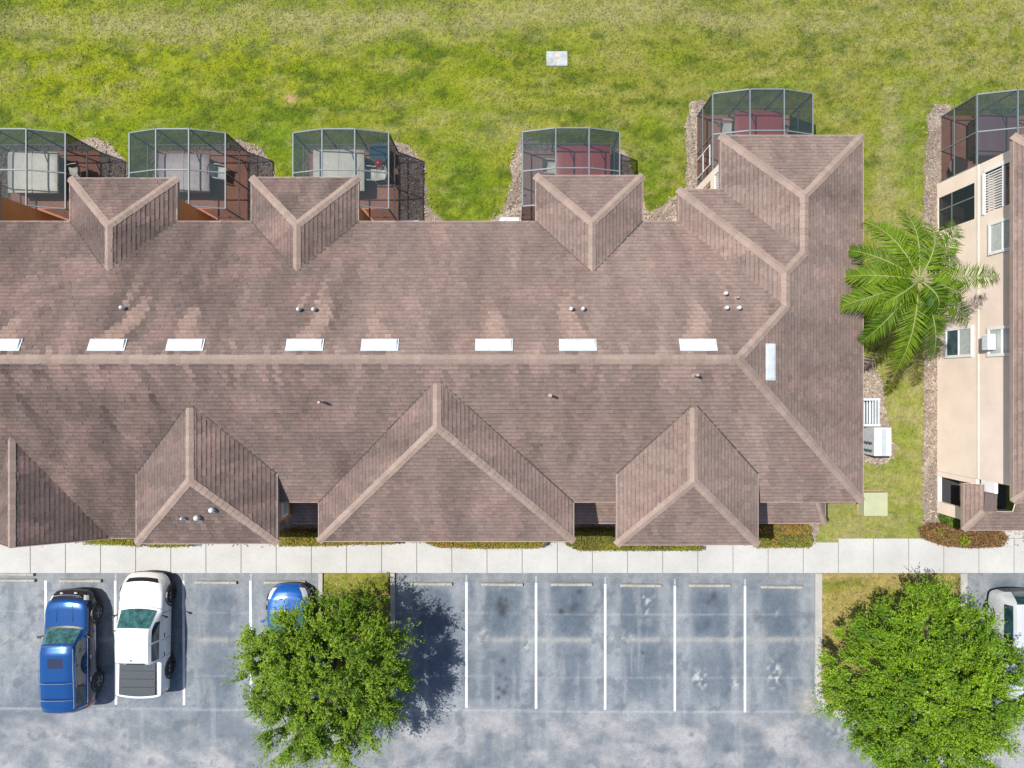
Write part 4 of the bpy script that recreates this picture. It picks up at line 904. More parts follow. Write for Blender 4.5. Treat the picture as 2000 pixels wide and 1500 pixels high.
# ================================================================== VEHICLES
def catmull(p, n):
    p = [Vector(q) for q in p]; out = []
    for i in range(len(p) - 1):
        a = p[max(i - 1, 0)]; b = p[i]; c = p[i + 1]; d = p[min(i + 2, len(p) - 1)]
        for k in range(n):
            t = k / n
            # centripetal-like damping keeps the corners of the section tight
            m1 = (c - a) * .34; m2 = (d - b) * .34
            out.append(b * (2 * t ** 3 - 3 * t * t + 1) + m1 * (t ** 3 - 2 * t * t + t) + c * (-2 * t ** 3 + 3 * t * t) + m2 * (t ** 3 - t * t))
    out.append(p[-1]); return out
def car(name, loc, label, st, paint, spec, rz=0.0, cat='car', group=None, gaps=()):
    """st: stations from tail to nose: (y, w_bottom, w_mid, w_belt, w_roof, z_floor, z_mid, z_belt, z_roof_edge, z_roof_middle)"""
    t = thing(name, loc, label, cat, group, rz); NS = 4
    ys = []; prev = None
    for i in range(len(st) - 1):
        n = max(1, int((st[i + 1][0] - st[i][0]) / .07))
        for k in range(n): ys.append((i, k / n))
    ys.append((len(st) - 2, 1.0)); rings = []; Y = []
    for (i, f) in ys:
        a = st[i]; b = st[i + 1]; q = [a[j] + (b[j] - a[j]) * f for j in range(10)]; Y.append(q[0])
        half = catmull([(0, 0, q[5]), (q[1], 0, q[5]), (q[2], 0, q[6]), (q[3], 0, q[7]), (q[4], 0, q[8]), (0, 0, q[9])], NS)
        bow = .17 * float(sst(.1, 1.3, q[0])) - .12 * float(sst(-1.4, -2.3, q[0]))      # ends and glass are bowed in plan
        rings.append([(p.x, q[0] - bow * p.x * p.x, p.z) for p in half])
    S = len(rings[0]); regs = {}
    def region(y, s, sd):
        for nm, test in spec:
            if test(y, s, sd): return nm
        return 'body'
    for r in range(len(rings) - 1):
        ym = (Y[r] + Y[r + 1]) / 2
        for k in range(S - 1):
            for sd in (1, -1):
                sm = (k + .5) / NS; nm = region(ym, sm, sd)
                q = [rings[r][k], rings[r + 1][k], rings[r + 1][k + 1], rings[r][k + 1]]
                if sd < 0: q = [(-p[0], p[1], p[2]) for p in q][::-1]
                key = (nm, sd) if nm in ('side_window', 'rear_side_window', 'headlight', 'taillight', 'side_trim') else (nm, 0)
                regs.setdefault(key, []).append(q)
    for r, ring in ((0, rings[0]), (-1, rings[-1])):
        nm = 'body'
        for k in range(S - 1):
            c = (0, ring[0][1], (ring[0][2] + ring[-1][2]) / 2)
            for sd in (1, -1):
                q = [(ring[k][0] * sd, ring[k][1], ring[k][2]), (ring[k + 1][0] * sd, ring[k + 1][1], ring[k + 1][2]), c]
                if (sd > 0) == (r == -1): q = q[::-1]
                regs.setdefault(('front_face' if r == -1 else 'tail_face', 0), []).append(q)
    # shut lines: dark gaps round the doors, one strip per gap
    def strip(y, s0, s1, wd=.010):
        r0 = min(range(len(Y)), key=lambda i: abs(Y[i] - y))
        for sd in (1, -1):
            vs = []; ks = [k for k in range(S) if s0 <= k / NS <= s1]
            for k in ks:
                p = rings[r0][k]
                for dy in (-wd, wd): vs.append((sd * (p[0] + .004), p[1] + dy, p[2] + .003))
            n = len(ks); mesh_obj('shut_line', vs, [(2 * i, 2 * i + 1, 2 * i + 3, 2 * i + 2) for i in range(n - 1)], M['trim'], t)
    for (y, s0, s1) in gaps: strip(y, s0, s1)
    mats = {'body': paint, 'windshield': M['wind_glass'], 'rear_window': M['car_glass'], 'side_window': M['car_glass'], 'rear_side_window': M['car_glass'], 'headlight': M['lamp_clear'], 'taillight': M['lamp_red'],
            'lower_trim': M['trim'], 'side_trim': M['trim'], 'grille': M['trim'], 'front_face': M['trim'], 'tail_face': M['trim'], 'sunroof': M['navy'], 'bumper': paint, 'bed_cover': M['tonneau'], 'cowl': M['trim'], 'hood': paint, 'side_shade_panel': M['navy']}
    for (nm, sd), qs in regs.items():
        idx = {}; vs = []; fs = []
        for q in qs:
            f = []
            for p in q:
                key = (round(p[0], 4), round(p[1], 4), round(p[2], 4))
                if key not in idx: idx[key] = len(vs); vs.append(p)
                if not f or f[-1] != idx[key]: f.append(idx[key])
            if len(set(f)) == len(f) and len(f) > 2: fs.append(tuple(f))
        if fs: mesh_obj(nm, vs, fs, mats.get(nm, paint), t, smooth=True, angle=32)
    return t
def wheel(t, x, y, r, w, sgn, rimmat, turn=0.0):
    """one wheel; its outer face looks along sgn*x"""
    m = MB(); prof = [(-w / 2, r * .62), (-w / 2, r * .93), (-w * .36, r), (w * .36, r), (w / 2, r * .93), (w / 2, r * .62), (w * .30, r * .60)]; n = 28; vs = []
    for (px, pr) in prof:
        for i in range(n): a = 2 * PI * i / n; vs.append((px * sgn, pr * math.cos(a), pr * math.sin(a)))
    fs = [(k * n + i, k * n + (i + 1) % n, (k + 1) * n + (i + 1) % n, (k + 1) * n + i) for k in range(len(prof) - 1) for i in range(n)]
    m.add(vs, fs); o = m.build('wheel', M['tyre'], t, smooth=True, angle=40); o.location = (x, y, r); o.rotation_euler = (0, 0, turn)
    m = MB(); rr = r * .63
    m.tube([(sgn * w * .10, 0, 0), (sgn * w * .11, 0, 0)], rr, 24)
    for k in range(5):
        a = 2 * PI * k / 5 + .3
        m.bar((sgn * w * .36, .03 * math.cos(a), .03 * math.sin(a)), (sgn * w * .42, rr * .97 * math.cos(a), rr * .97 * math.sin(a)), .085, .05)
    m.tube([(sgn * w * .2, 0, 0), (sgn * w * .46, 0, 0)], .07, 12)
    vs = []; 
    for (px, pr) in ((.44, 1.0), (.47, .97), (.44, .93)):
        for i in range(n): a = 2 * PI * i / n; vs.append((px * w * sgn, rr * pr * math.cos(a), rr * pr * math.sin(a)))
    m.add(vs, [(k * n + i, k * n + (i + 1) % n, (k + 1) * n + (i + 1) % n, (k + 1) * n + i) for k in range(2) for i in range(n)])
    m.build('rim', rimmat, o)
    # dark arch gap in the body above the tyre
    m = MB(); n = 16; vs = []
    for i in range(n + 1):
        a = -.25 + (PI + .5) * i / n
        for (rr2, dx) in ((r + .03, 0), (r + .115, 0), (r + .115, -.14)): vs.append((sgn * (w / 2 - .01 + dx) , rr2 * math.cos(a), rr2 * math.sin(a)))
    m.add(vs, [q for i in range(n) for q in ((i * 3, i * 3 + 1, i * 3 + 4, i * 3 + 3), (i * 3 + 1, i * 3 + 2, i * 3 + 5, i * 3 + 4))])
    a = m.build('wheel_arch', M['trim'], t); a.location = (x, y, r)
def mirror(t, x, y, z, sgn, mat):
    m = MB(); vs = []; n = 8
    for k, (dx, s) in enumerate(((0, .35), (.06, .6), (.14, 1), (.22, .9), (.26, .55))):
        for i in range(n): a = 2 * PI * i / n; vs.append((sgn * dx, -.05 * (k > 1) + .055 * s * math.cos(a), .085 * s * math.sin(a)))
    m.add(vs, [(k * n + i, k * n + (i + 1) % n, (k + 1) * n + (i + 1) % n, (k + 1) * n + i) for k in range(4) for i in range(n)] + [tuple(range(n)), tuple(range(4 * n, 5 * n))])
    o = m.build('mirror', mat, t, smooth=True); o.location = (sgn * x, y, z)
def handles(t, pts, mat):
    for (x, y, z) in pts: m = MB(); m.box((x - .02, y - .09, z - .02), (x + .02, y + .09, z + .02)); m.build('door_handle', mat, t, bevel=.008)

# dark blue four-wheel drive
SUV = [(-2.54, .62, .66, .62, .42, .48, .66, .92, 1.0, 1.02), (-2.50, .80, .85, .78, .50, .40, .70, 1.04, 1.22, 1.24), (-2.42, .88, .925, .86, .57, .36, .72, 1.08, 1.46, 1.49), (-2.28, .90, .955, .895, .62, .34, .74, 1.10, 1.65, 1.69), (-2.05, .92, .97, .91, .655, .32, .74, 1.11, 1.71, 1.765),
       (-.9, .92, .97, .91, .665, .32, .74, 1.10, 1.74, 1.80), (.15, .92, .97, .91, .665, .32, .74, 1.08, 1.73, 1.79), (.50, .92, .97, .91, .655, .32, .74, 1.07, 1.66, 1.715), (1.08, .92, .97, .905, .72, .32, .74, 1.06, 1.15, 1.18), (1.16, .92, .97, .90, .70, .32, .74, 1.06, 1.125, 1.15),
       (1.9, .92, .965, .885, .68, .34, .72, 1.02, 1.085, 1.11), (2.14, .90, .95, .84, .64, .38, .68, .98, 1.04, 1.065), (2.26, .86, .90, .78, .58, .40, .66, .90, .95, .965), (2.42, .78, .83, .72, .52, .42, .62, .78, .82, .83), (2.54, .62, .68, .60, .44, .46, .58, .68, .71, .72)]
suv_spec = [('taillight', lambda y, s, sd: y < -2.30 and 1.9 < s < 3.1), ('rear_window', lambda y, s, sd: y < -2.30 and s > 4.2 and y > -2.48), ('sunroof', lambda y, s, sd: -.42 < y < .02 and s > 4.5), ('windshield', lambda y, s, sd: .55 < y < 1.06 and s > 4.12), ('cowl', lambda y, s, sd: 1.06 < y < 1.17 and s > 3.8),
            ('side_window', lambda y, s, sd: 3.2 < s < 3.86 and (-.32 < y < .62)), ('rear_side_window', lambda y, s, sd: 3.2 < s < 3.86 and (-2.15 < y < -.40)), ('headlight', lambda y, s, sd: y > 2.20 and 2.4 < s < 3.4 and y < 2.42), ('grille', lambda y, s, sd: y > 2.22 and s > 1.6), ('lower_trim', lambda y, s, sd: s < 1.3), ('side_shade_panel', lambda y, s, sd: s < 2.92 or (s < 3.0 and y > 1.1)), ('hood', lambda y, s, sd: y > 1.17 and s > 3.6)]  # lower sides carry their shade as a near-black colour
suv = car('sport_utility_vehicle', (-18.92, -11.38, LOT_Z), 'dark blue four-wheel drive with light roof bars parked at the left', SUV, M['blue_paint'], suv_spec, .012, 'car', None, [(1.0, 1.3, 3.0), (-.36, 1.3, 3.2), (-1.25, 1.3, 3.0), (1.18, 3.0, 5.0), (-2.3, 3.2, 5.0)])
for sx in (-1, 1):
    for y in (-1.48, 1.48): wheel(suv, sx * .885, y, .385, .24, sx, M['rim'])
    mirror(suv, .90, .72, 1.12, sx, M['trim'])
    m = MB(); m.tube([(sx * .70, .38, 1.72), (sx * .71, -.5, 1.755), (sx * .70, -2.1, 1.70)], .016, 6); m.build('roof_rail', M['chrome'], suv)
    m = MB(); m.tube([(sx * .935, .60, 1.09), (sx * .940, -.9, 1.115), (sx * .935, -2.12, 1.13)], .011, 6); m.build('chrome_strip', M['chrome'], suv)
    m = MB(); m.tube([(sx * .978, 1.0, .60), (sx * .985, -1.0, .60)], .012, 6); m.build('side_moulding', M['chrome'], suv)
    m = MB(); m.tube([(sx * .70, -2.2, 1.62), (sx * .93, -2.2, 1.13)], .010, 6); m.build('chrome_strip', M['chrome'], suv)
for y in (-1.02, -1.72): m = MB(); m.tube([(-.70, y, 1.775), (-.4, y, 1.85), (.4, y, 1.85), (.70, y, 1.775)], .024, 6); m.build('roof_bar', M['chrome'], suv)
m = MB(); m.tube([(-.60, .46, 1.70), (-.3, .50, 1.722), (.3, .50, 1.722), (.60, .46, 1.70)], .012, 6); m.build('chrome_strip', M['chrome'], suv)
for sx in (-.34, .34): m = MB(); m.tube([(sx, 1.3, 1.142), (sx * .98, 1.8, 1.108), (sx * .9, 2.02, 1.082)], .014, 6); m.build('hood_crease', M['blue_paint'], suv)
handles(suv, [(s * .955, y, .93) for s in (-1, 1) for y in (-.25, -1.2)], M['chrome'])
for x in (-.3, .3): m = MB(); m.tube([(x, 2.40, .83), (x, 2.45, .80)], .07, 10); m.build('fog_lamp', M['lamp_clear'], suv)
m = MB(); m.tube([(-.55, 2.34, .92), (-.2, 2.40, .95), (.2, 2.40, .95), (.55, 2.34, .92)], .02, 6); m.build('grille_bar', M['chrome'], suv)

# white pickup with a bed cover
PICK = [(-2.63, .78, .83, .80, .70, .50, .70, .98, 1.06, 1.06), (-2.58, .90, .95, .92, .80, .42, .74, 1.08, 1.14, 1.14), (-2.5, .94, .99, .95, .82, .38, .76, 1.10, 1.15, 1.155), (-1.02, .95, 1.0, .95, .80, .36, .76, 1.12, 1.17, 1.175), (-.96, .95, 1.0, .95, .70, .36, .76, 1.12, 1.60, 1.64), (-.86, .95, 1.0, .95, .675, .36, .76, 1.12, 1.70, 1.75),
        (-.2, .95, 1.0, .945, .685, .35, .76, 1.11, 1.745, 1.80), (.25, .95, 1.0, .945, .68, .35, .76, 1.10, 1.735, 1.79), (.50, .95, 1.0, .945, .67, .35, .76, 1.09, 1.68, 1.735), (1.24, .95, 1.0, .93, .77, .35, .76, 1.07, 1.15, 1.19), (1.33, .95, 1.0, .92, .75, .35, .76, 1.06, 1.12, 1.155),
        (2.0, .94, .99, .90, .72, .36, .74, 1.01, 1.08, 1.115), (2.34, .91, .94, .80, .60, .40, .70, .92, .99, 1.02), (2.48, .84, .87, .70, .50, .42, .66, .82, .87, .89), (2.58, .74, .77, .60, .42, .44, .62, .72, .75, .76), (2.64, .58, .62, .50, .34, .46, .58, .64, .66, .67)]
pk_spec = [('taillight', lambda y, s, sd: y < -2.50 and 1.7 < s < 3.2), ('bed_cover', lambda y, s, sd: -2.52 < y < -1.02 and s > 4.12), ('rear_window', lambda y, s, sd: -1.02 < y < -.88 and s > 4.2), ('windshield', lambda y, s, sd: .56 < y < 1.22 and s > 4.12), ('side_window', lambda y, s, sd: 3.2 < s < 3.86 and (-.06 < y < .80)), ('rear_side_window', lambda y, s, sd: 3.2 < s < 3.86 and (-.85 < y < -.14)),
           ('headlight', lambda y, s, sd: 2.30 < y < 2.5 and 2.5 < s < 3.5), ('grille', lambda y, s, sd: 2.36 < y < 2.46 and s > 3.5), ('lower_trim', lambda y, s, sd: s < 1.3), ('hood', lambda y, s, sd: y > 1.33 and s > 3.6)]
pk = car('pickup_truck', (-15.78, -10.72, LOT_Z), 'white double-cab pickup with a dark ribbed bed cover', PICK, M['white_car'], pk_spec, -.015, 'pickup', None, [(1.2, 1.3, 3.0), (-.1, 1.3, 3.2), (-.9, 1.3, 3.2), (1.34, 3.0, 5.0)])
for sx in (-1, 1):
    for y in (-1.52, 1.62): wheel(pk, sx * .915, y, .385, .25, sx, M['rim_dark'])
    mirror(pk, .93, .92, 1.12, sx, M['trim'])
    m = MB(); m.tube([(sx * .955, -2.45, 1.135), (sx * .962, -1.05, 1.15)], .018, 6); m.build('bed_rail', M['white_car'], pk)
handles(pk, [(s * .985, y, .95) for s in (-1, 1) for y in (-.75, .05)], M['trim'])
for k in range(4): y = -2.42 + k * .345; m = MB(); m.box((-.74, y, 1.168), (.74, y + .315, 1.196)); m.build('cover_panel', M['tonneau'], pk, bevel=.01)
m = MB(); m.tube([(0, -.72, 1.755), (0, -.78, 1.82)], [.028, .012], 6); m.build('antenna_fin', M['trim'], pk)

# compact blue car under the tree, pale car at the right edge
CAR = [(-2.25, .60, .66, .62, .46, .46, .60, .78, .86, .87), (-2.18, .78, .84, .78, .60, .38, .64, .90, .98, 1.0), (-2.0, .86, .90, .83, .62, .30, .66, .94, 1.04, 1.06), (-1.55, .89, .925, .84, .60, .26, .66, .95, 1.08, 1.12), (-.85, .89, .93, .84, .575, .24, .66, .94, 1.38, 1.43), (-.2, .89, .93, .84, .58, .24, .66, .92, 1.42, 1.48),
       (.25, .89, .93, .84, .575, .24, .66, .91, 1.38, 1.44), (1.15, .88, .925, .82, .70, .24, .66, .88, .96, 1.0), (1.25, .88, .92, .81, .66, .24, .66, .87, .93, .97), (1.75, .87, .90, .74, .55, .26, .64, .82, .88, .915), (2.0, .80, .83, .64, .44, .28, .58, .74, .80, .83), (2.15, .68, .72, .52, .34, .30, .52, .66, .70, .72), (2.25, .46, .50, .36, .22, .34, .46, .55, .58, .59)]
car_spec = [('taillight', lambda y, s, sd: y < -2.05 and 2.0 < s < 3.3), ('rear_window', lambda y, s, sd: -1.5 < y < -.92 and s > 4.15), ('windshield', lambda y, s, sd: .32 < y < 1.12 and s > 4.12), ('side_window', lambda y, s, sd: 3.2 < s < 3.86 and (-.20 < y < .70)), ('rear_side_window', lambda y, s, sd: 3.2 < s < 3.86 and (-1.1 < y < -.28)),
            ('headlight', lambda y, s, sd: 1.72 < y < 2.12 and 2.35 < s < 3.3), ('grille', lambda y, s, sd: y > 2.06 and 1.3 < s < 2.6), ('cowl', lambda y, s, sd: 1.12 < y < 1.26 and s > 4.0), ('lower_trim', lambda y, s, sd: s < 1.2), ('hood', lambda y, s, sd: y > 1.26 and s > 3.6)]
bc = car('compact_car', (-9.62, -10.86, LOT_Z), 'bright blue car with its nose showing under the tree crown', CAR, M['blue_paint_light'], car_spec, 0, 'car')
wc = car('minivan', (21.62, -11.25, LOT_Z), 'pale silver family car at the right edge partly under the big dense tree', [tuple([q[0] * .96] + list(q[1:])) for q in SUV], M['silver_car'],
         [(n, (lambda f: (lambda y, s, sd: f(y / .96, s, sd)))(f)) for n, f in suv_spec if n not in ('side_shade_panel', 'sunroof', 'rear_window', 'taillight')] + [('rear_window', lambda y, s, sd: -2.42 < y < -2.08 and s > 4.0)], PI, 'car', None, [(.96, 1.3, 3.0), (-.3, 1.3, 3.2), (-1.2, 1.3, 3.0)])
for c in (bc, wc):
    for sx in (-1, 1):
        for y in (-1.35, 1.38): wheel(c, sx * (.825 if c is bc else .88), y, .33 if c is bc else .36, .21, sx, M['rim'])
        mirror(c, .83 if c is bc else .90, .80, .95 if c is bc else 1.1, sx, M['blue_paint_light'] if c is bc else M['silver_car'])
    handles(c, [(s * .905, y, .80) for s in (-1, 1) for y in (-.95, -.05)], M['chrome'])

# ================================================================== PLANTS
def unit(n):
    v = RNG.normal(size=(n, 3)); return v / np.linalg.norm(v, axis=1, keepdims=True)
def leaves(P, size, aspect, up=.5, outward=None):
    """one folded leaf (two triangles sharing a midrib line as a quad) at each point of P"""
    n = len(P); nz = unit(n); nz[:, 2] = np.abs(nz[:, 2]) + up; nz /= np.linalg.norm(nz, axis=1, keepdims=True)
    a = unit(n) if outward is None else outward + unit(n) * .75
    a -= nz * np.sum(a * nz, 1, keepdims=True); a /= np.linalg.norm(a, axis=1, keepdims=True); b = np.cross(nz, a)
    s = size * RNG.uniform(.65, 1.3, (n, 1)); w = s * aspect
    V = np.stack([P - a * s * .5, P + b * w * .5 + nz * s * .06, P + a * s * .5 - nz * s * .08, P - b * w * .5 + nz * s * .06], 1)
    return V
def tree(name, base, ctr, R, n_clump, per, size, c_lo, c_hi, label, seed, dens=1.0, trunk_r=.13):
    global RNG
    RNG = np.random.default_rng(seed); random.seed(seed)
    base = Vector(base); ctr = np.array(ctr, float); R = np.array(R, float)
    t = thing(name, base, label, 'tree', 'trees on the parking islands')
    # clump centres: an uneven shell with lobes, thinner below
    dirs = unit(n_clump * 3); dirs = dirs[dirs[:, 2] > -.62][:n_clump]
    az = np.arctan2(dirs[:, 1], dirs[:, 0]); lob = .80 + .36 * vnoise(az * 2.2 + 10, dirs[:, 2] * 2 + 5, seed) + .14 * (vnoise(az * 6 + 40, dirs[:, 2] * 4, seed + 3) - .5)
    rad = RNG.uniform(.16, 1.0, len(dirs)) ** .55 * lob
    Cn = ctr + dirs * rad[:, None] * R
    m = MB(); fork = Vector((base.x, base.y, base.z)) + Vector((.05, .04, 1.7)); m.tube([base - Vector((0, 0, .2)), base + Vector((.02, 0, .5)), fork], [trunk_r * 1.3, trunk_r, trunk_r * .85], 10)
    m.build('trunk', M['bark'], t, smooth=True, world=True)
    limbs = []; m = MB(); nl = 8
    for k in range(nl):
        a = 2 * PI * k / nl + random.uniform(-.3, .3); el = random.uniform(.35, .95)
        tip = Vector(ctr) + Vector((math.cos(a) * R[0] * .68, math.sin(a) * R[1] * .68, R[2] * (el - .45))); mid = fork.lerp(tip, .5) + Vector((random.uniform(-.2, .2), random.uniform(-.2, .2), .25))
        pts = [fork, fork.lerp(mid, .5) + Vector((0, 0, .05)), mid, mid.lerp(tip, .5) + Vector((random.uniform(-.15, .15), random.uniform(-.15, .15), .1)), tip]
        m.tube(pts, [trunk_r * .55, trunk_r * .45, trunk_r * .33, trunk_r * .22, trunk_r * .12], 7); limbs += [pts[i].lerp(pts[i + 1], f) - Vector((0, 0, .05)) for i in range(4) for f in (.2, .4, .6, .8, 1)]
    limbs += [fork + Vector((0, 0, .8)), Vector(ctr) + Vector((0, 0, R[2] * .5))]; m.tube([fork, limbs[-2], limbs[-1]], [trunk_r * .6, trunk_r * .4, trunk_r * .15], 7)
    for c in Cn[::2]:
        c = Vector(c); q = min(limbs, key=lambda p: (p - c).length - .5 * random.random()); m.tube([q, q.lerp(c, .5) + Vector((random.uniform(-.2, .2), random.uniform(-.2, .2), random.uniform(-.2, .1))), c], [.014, .011, .006], 4, False)
    m.build('branches', M['bark'], t, world=True)
    Ps = []; Cs = []; Os = []
    for c, d, r in zip(Cn, dirs, rad):
        k = int(per * RNG.uniform(.45, 1.4)); sp = RNG.uniform(.17, .40); out = d * R; out = out / np.linalg.norm(out)
        # sprigs: short runs of leaves along twigs that fan outwards from the clump
        ns = max(4, k // 15); tw = out * 1.15 + unit(ns) * .85 + np.array([0, 0, .15]); tw /= np.linalg.norm(tw, axis=1, keepdims=True)
        L = RNG.uniform(.35, 1.0, ns) ** 1.3 * sp * 3.0; w = RNG.integers(0, ns, k); f = RNG.random(k)
        p = c + tw[w] * (L[w] * f)[:, None] + RNG.normal(0, .036, (k, 3)); Ps.append(p); Os.append(tw[w])
        mixv = np.clip(RNG.normal(.45, .28) + RNG.normal(0, .2, k), 0, 1); mixv = np.clip(mixv * .75 + .38 * (f[:k] - .35), 0, 1); Cs.append(mix3(c_lo, c_hi, mixv) * RNG.uniform(.75, 1.25, (k, 1)))
    P = np.concatenate(Ps); C = np.concatenate(Cs); O = np.concatenate(Os)
    bl = RNG.random(len(P)) < .015; C[bl] = (.16, .12, .03)
    soup('crown', leaves(P, size, .42, .85, O), M['leaf'], C, 4, t, True)
    return t
tree('broadleaf_tree', G(676, 1246, .03), (-7.3, -11.45, 3.2), (3.05, 3.1, 2.0), 370, 400, .100, (.058, .132, .006), (.245, .375, .014), 'loose airy green tree over the blue car on the narrow island', 21)
tree('broadleaf_tree', G(1703, 1246, .03), (16.0, -11.75, 3.5), (3.3, 3.35, 2.15), 560, 410, .098, (.062, .145, .005), (.245, .40, .012), 'dense rounded green tree on the wide island at the lower right', 33)

# palm
def palm(base, crown_h, label):
    global RNG
    RNG = np.random.default_rng(77); random.seed(77)
    base = Vector(base); t = thing('palm_tree', base, label, 'palm'); top = base + Vector((.05, .05, crown_h))
    m = MB(); m.tube([base - Vector((0, 0, .2)), base + Vector((.02, .02, crown_h * .5)), top], [.19, .14, .12], 12); m.build('trunk', M['bark'], t, smooth=True, world=True)
    m = MB(); m.tube([top - Vector((0, 0, .7)), top - Vector((0, 0, .1)), top + Vector((0, 0, .35))], [.13, .17, .05], 10); m.build('crown_shaft', material('palm_shaft', (.12, .16, .05), .6), t, smooth=True, world=True)
    fr = [(199, 3.15, .66, 0), (232, 2.9, .35, .1), (263, 3.5, .38, .1), (291, 3.2, .38, -.1), (325, 3.0, .28, .2), (4, 3.75, .42, 0), (50, 3.1, .5, 0), (70, 2.5, .85, .1), (93, 2.9, .5, -.1), (121, 2.9, .55, .1), (150, 2.7, .5, 0), (174, 2.6, .6, 0), (212, 2.1, 1.1, .1), (340, 2.2, .9, .1), (300, 1.6, 1.3, 0), (188, 2.3, .1, 0), (278, 2.5, .05, 0), (312, 2.4, .08, 0), (28, 2.4, .1, 0), (108, 2.4, .05, 0)]
    for (deg, L, rise, tw) in fr:
        a = math.radians(deg); d = Vector((math.cos(a), math.sin(a), 0)); side = Vector((-d.y, d.x, 0)); n = 26; pts = []
        for k in range(n + 1):
            f = k / n; hz = L * (f - .10 * f ** 3); z = rise * 1.5 * f - (1.0 + rise * 1.15) * f ** 2.3; pts.append(top + d * hz + Vector((0, 0, z + .1)) + side * (tw * f * f * .6))
        fo = bpy.data.objects.new('frond', None) if False else None
        m = MB(); m.tube(pts, [.032 * (1 - .85 * k / n) for k in range(n + 1)], 5, False)
        rach = mesh_obj('frond', m.v, m.f, M['palm_leaf'], t, cols=[(.36, .37, .14)] * len(m.v), world=True)
        V = []; C = []; light = random.uniform(-.2, .35)
        for k in range(78):
            f = .14 + .86 * k / 77; i = min(int(f * n), n - 1); p = pts[i].lerp(pts[i + 1], f * n - i); tg = (pts[min(i + 1, n)] - pts[i]).normalized(); s0 = tg.cross(Vector((0, 0, 1))).normalized(); upv = s0.cross(tg)
            ln = .60 * math.sin(PI * min(1, .16 + f * .80)) ** .6 * random.uniform(.85, 1.12)
            for sg in (-1, 1):
                if random.random() < .03: continue
                dirv = (s0 * sg + tg * (.42 + .55 * f) + upv * random.uniform(-.45, .60)).normalized(); w = random.uniform(.016, .026)
                q0 = p; q1 = p + dirv * ln * .5 + Vector((0, 0, -.02)); q2 = p + dirv * ln + Vector((0, 0, -.04 - .42 * ln * random.random()))
                wv = tg * w; V.append([q0 - wv * .6, q0 + wv * .6, q1 + wv, q1 - wv]); V.append([q1 - wv, q1 + wv, q2 + wv * .15, q2 - wv * .15])
                g = np.clip(random.gauss(.45 + light, .22), 0, 1); c = np.array((.026, .085, .004)) * (1 - g) + np.array((.175, .270, .008)) * g; C += [c, c * 1.05]
        soup('leaflets', np.array([[list(q) for q in v] for v in V]), M['palm_leaf'], np.array(C), 4, rach)
    return t
palm((14.05, 3.55, 0), 6.35, 'feathery green palm between the two buildings with one frond over the roof')

# hedges and shrubs along the front
def hedge(px, h, label, c1, c2, c3, per_m2=2100, size=.058, spots=(), name='hedge', z0=0.0):
    """px: outline of the top as seen in the photograph"""
    global RNG
    px = [(u, v + (3 if 1056 < v < 1075 and u < 1500 else 0)) for u, v in px]
    P = [(G(u, v, h).x, G(u, v, h).y) for u, v in px]; cx = sum(p[0] for p in P) / len(P); cy = sum(p[1] for p in P) / len(P)
    RNG = np.random.default_rng(abs(int(cx * 1000)) + 5)
    t = thing(name, (cx, cy, 0), label, 'hedge' if name == 'hedge' else 'shrub', 'clipped hedges and croton beds along the front' if name == 'hedge' else None)
    X0, X1 = min(p[0] for p in P), max(p[0] for p in P); Y0, Y1 = min(p[1] for p in P), max(p[1] for p in P)
    n = int((X1 - X0) * (Y1 - Y0) * per_m2); x = RNG.uniform(X0, X1, n); y = RNG.uniform(Y0, Y1, n)
    jx = (fbm(x * 4, y * 4, 140) - .5) * .16; ok = in_poly(x + jx, y + jx, P); x, y = x[ok], y[ok]
    top = h * (.84 + .30 * fbm(x * 2.6, y * 2.6, 143)); z = top - np.abs(RNG.normal(0, .10, len(x)))
    C = mix3(c1, c2, sst(.35, .65, fbm(x * 1.9, y * 2.2, 145) * .7 + RNG.random(len(x)) * .3)); m3 = sst(.50, .70, fbm(x * 2.4, y * 2.4, 147)) * RNG.random(len(x)); C = mix3(C, c3, m3)
    for (u, v, r, colr) in spots:
        q = G(u, v, h); g = np.exp(-((x - q.x) / r) ** 2 - ((y - q.y) / r) ** 2) > RNG.random(len(x)) * .8 + .12; C[g] = np.array(colr) * RNG.uniform(.7, 1.3, (g.sum(), 1)); z[g] += .12
    C = C * RNG.uniform(.6, 1.35, (len(x), 1))
    # sides as well, so that it reads as a bush from anywhere
    per = []; 
    for i in range(len(P)):
        a = np.array(P[i]); b = np.array(P[(i + 1) % len(P)]); k = int(np.linalg.norm(b - a) * h * 700); f = RNG.random((k, 1)); q = a * (1 - f) + b * f + RNG.normal(0, .03, (k, 2)); per.append(np.concatenate([q, RNG.uniform(.08, h * .92, (k, 1))], 1))
    S = np.concatenate(per); CS = mix3(c1, c2, RNG.random(len(S))) * RNG.uniform(.6, 1.2, (len(S), 1))
    Q = np.concatenate([np.stack([x, y, z], -1), S]); soup('foliage', leaves(Q, size, .55, .6), M['leaf'], np.concatenate([C, CS]), 4, t, True)
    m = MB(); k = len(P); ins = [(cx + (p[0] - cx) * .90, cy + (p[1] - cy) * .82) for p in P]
    m.add([(p[0], p[1], 0) for p in ins] + [(p[0], p[1], h * .74) for p in ins], [tuple(range(k, 2 * k))] + [(i, (i + 1) % k, (i + 1) % k + k, i + k) for i in range(k)]); m.build('shade_core', M['hedge_core'], t, world=True)  # solid core, coloured dark as the shade inside the bush
    return t
YG, OL, OR, RD = (.38, .36, .03), (.25, .27, .035), (.42, .24, .06), (.29, .125, .06)
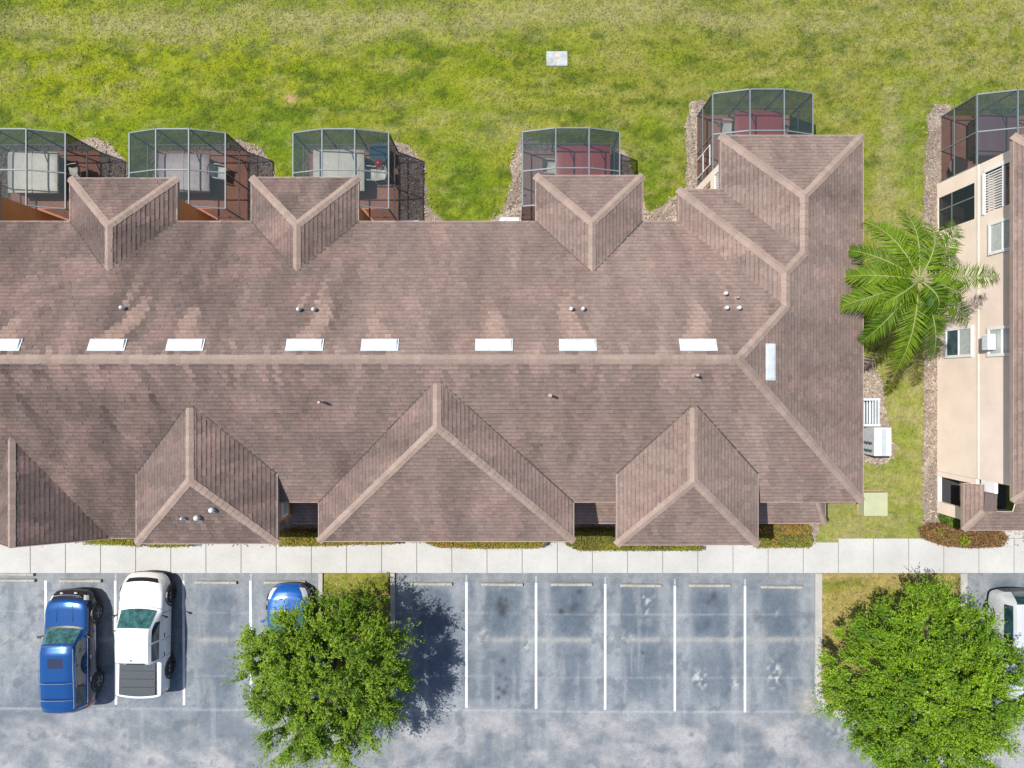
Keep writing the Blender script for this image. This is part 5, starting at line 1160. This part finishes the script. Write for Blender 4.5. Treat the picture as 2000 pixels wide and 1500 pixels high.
hedge([(158, 1040), (266, 1040), (268, 1066), (240, 1063), (200, 1061), (166, 1060)], .75, 'narrow yellow and rust hedge between the left gable and the next front wing', OL, YG, OR)
hedge([(268, 1040), (366, 1040), (366, 1064), (340, 1066), (290, 1066)], .75, 'thin green hedge fringe along the left front wing', OL, YG, OL)
hedge([(541, 1042), (626, 1042), (640, 1052), (772, 1052), (770, 1060), (690, 1061), (622, 1064), (545, 1064)], .78, 'orange croton hedge in the dark porch gap right of the left front wing', OL, OR, YG, spots=[(600, 1048, .16, (.28, .24, .02))])
hedge([(822, 1046), (1064, 1046), (1064, 1062), (1050, 1068), (950, 1069), (860, 1067), (834, 1060)], .75, 'long rust and yellow hedge under the large middle front wing', OL, OR, YG, spots=[(830, 1058, .12, (.30, .25, .01))])
hedge([(1116, 1040), (1204, 1040), (1212, 1060), (1372, 1060), (1372, 1073), (1250, 1076), (1205, 1073), (1132, 1073), (1108, 1062)], .82, 'olive hedge in the porch gap right of the large middle wing', OL, (.19, .165, .04), YG)
hedge([(1480, 1046), (1584, 1044), (1590, 1058), (1584, 1070), (1500, 1070), (1480, 1068)], .85, 'clipped olive hedge under the right front porch roof, nearer the sidewalk', OL, (.19, .165, .04), OR)
hedge([(1480, 1030), (1583, 1028), (1586, 1040), (1580, 1043), (1482, 1044)], .80, 'low tawny hedge row behind the clipped olive hedge by the right front porch', (.20, .16, .045), OR, OL)
hedge([(1812, 1040), (1830, 1029), (1870, 1030), (1900, 1036), (1955, 1037), (1970, 1050), (1962, 1068), (1900, 1071), (1850, 1066), (1820, 1056)], .80, 'reddish brown croton bed curving round the corner of the cream building', (.20, .105, .045), (.26, .17, .06), RD, per_m2=1800, size=.07, spots=[(1883, 1055, .22, (.24, .29, .015)), (1834, 1039, .14, (.22, .22, .03))])
hedge([(1858, 1005), (1882, 1004), (1884, 1028), (1866, 1030), (1854, 1020)], .85, 'small bright green shrub at the foot of the cream porch wall', (.10, .19, .012), (.14, .24, .02), (.08, .14, .01), name='shrub')
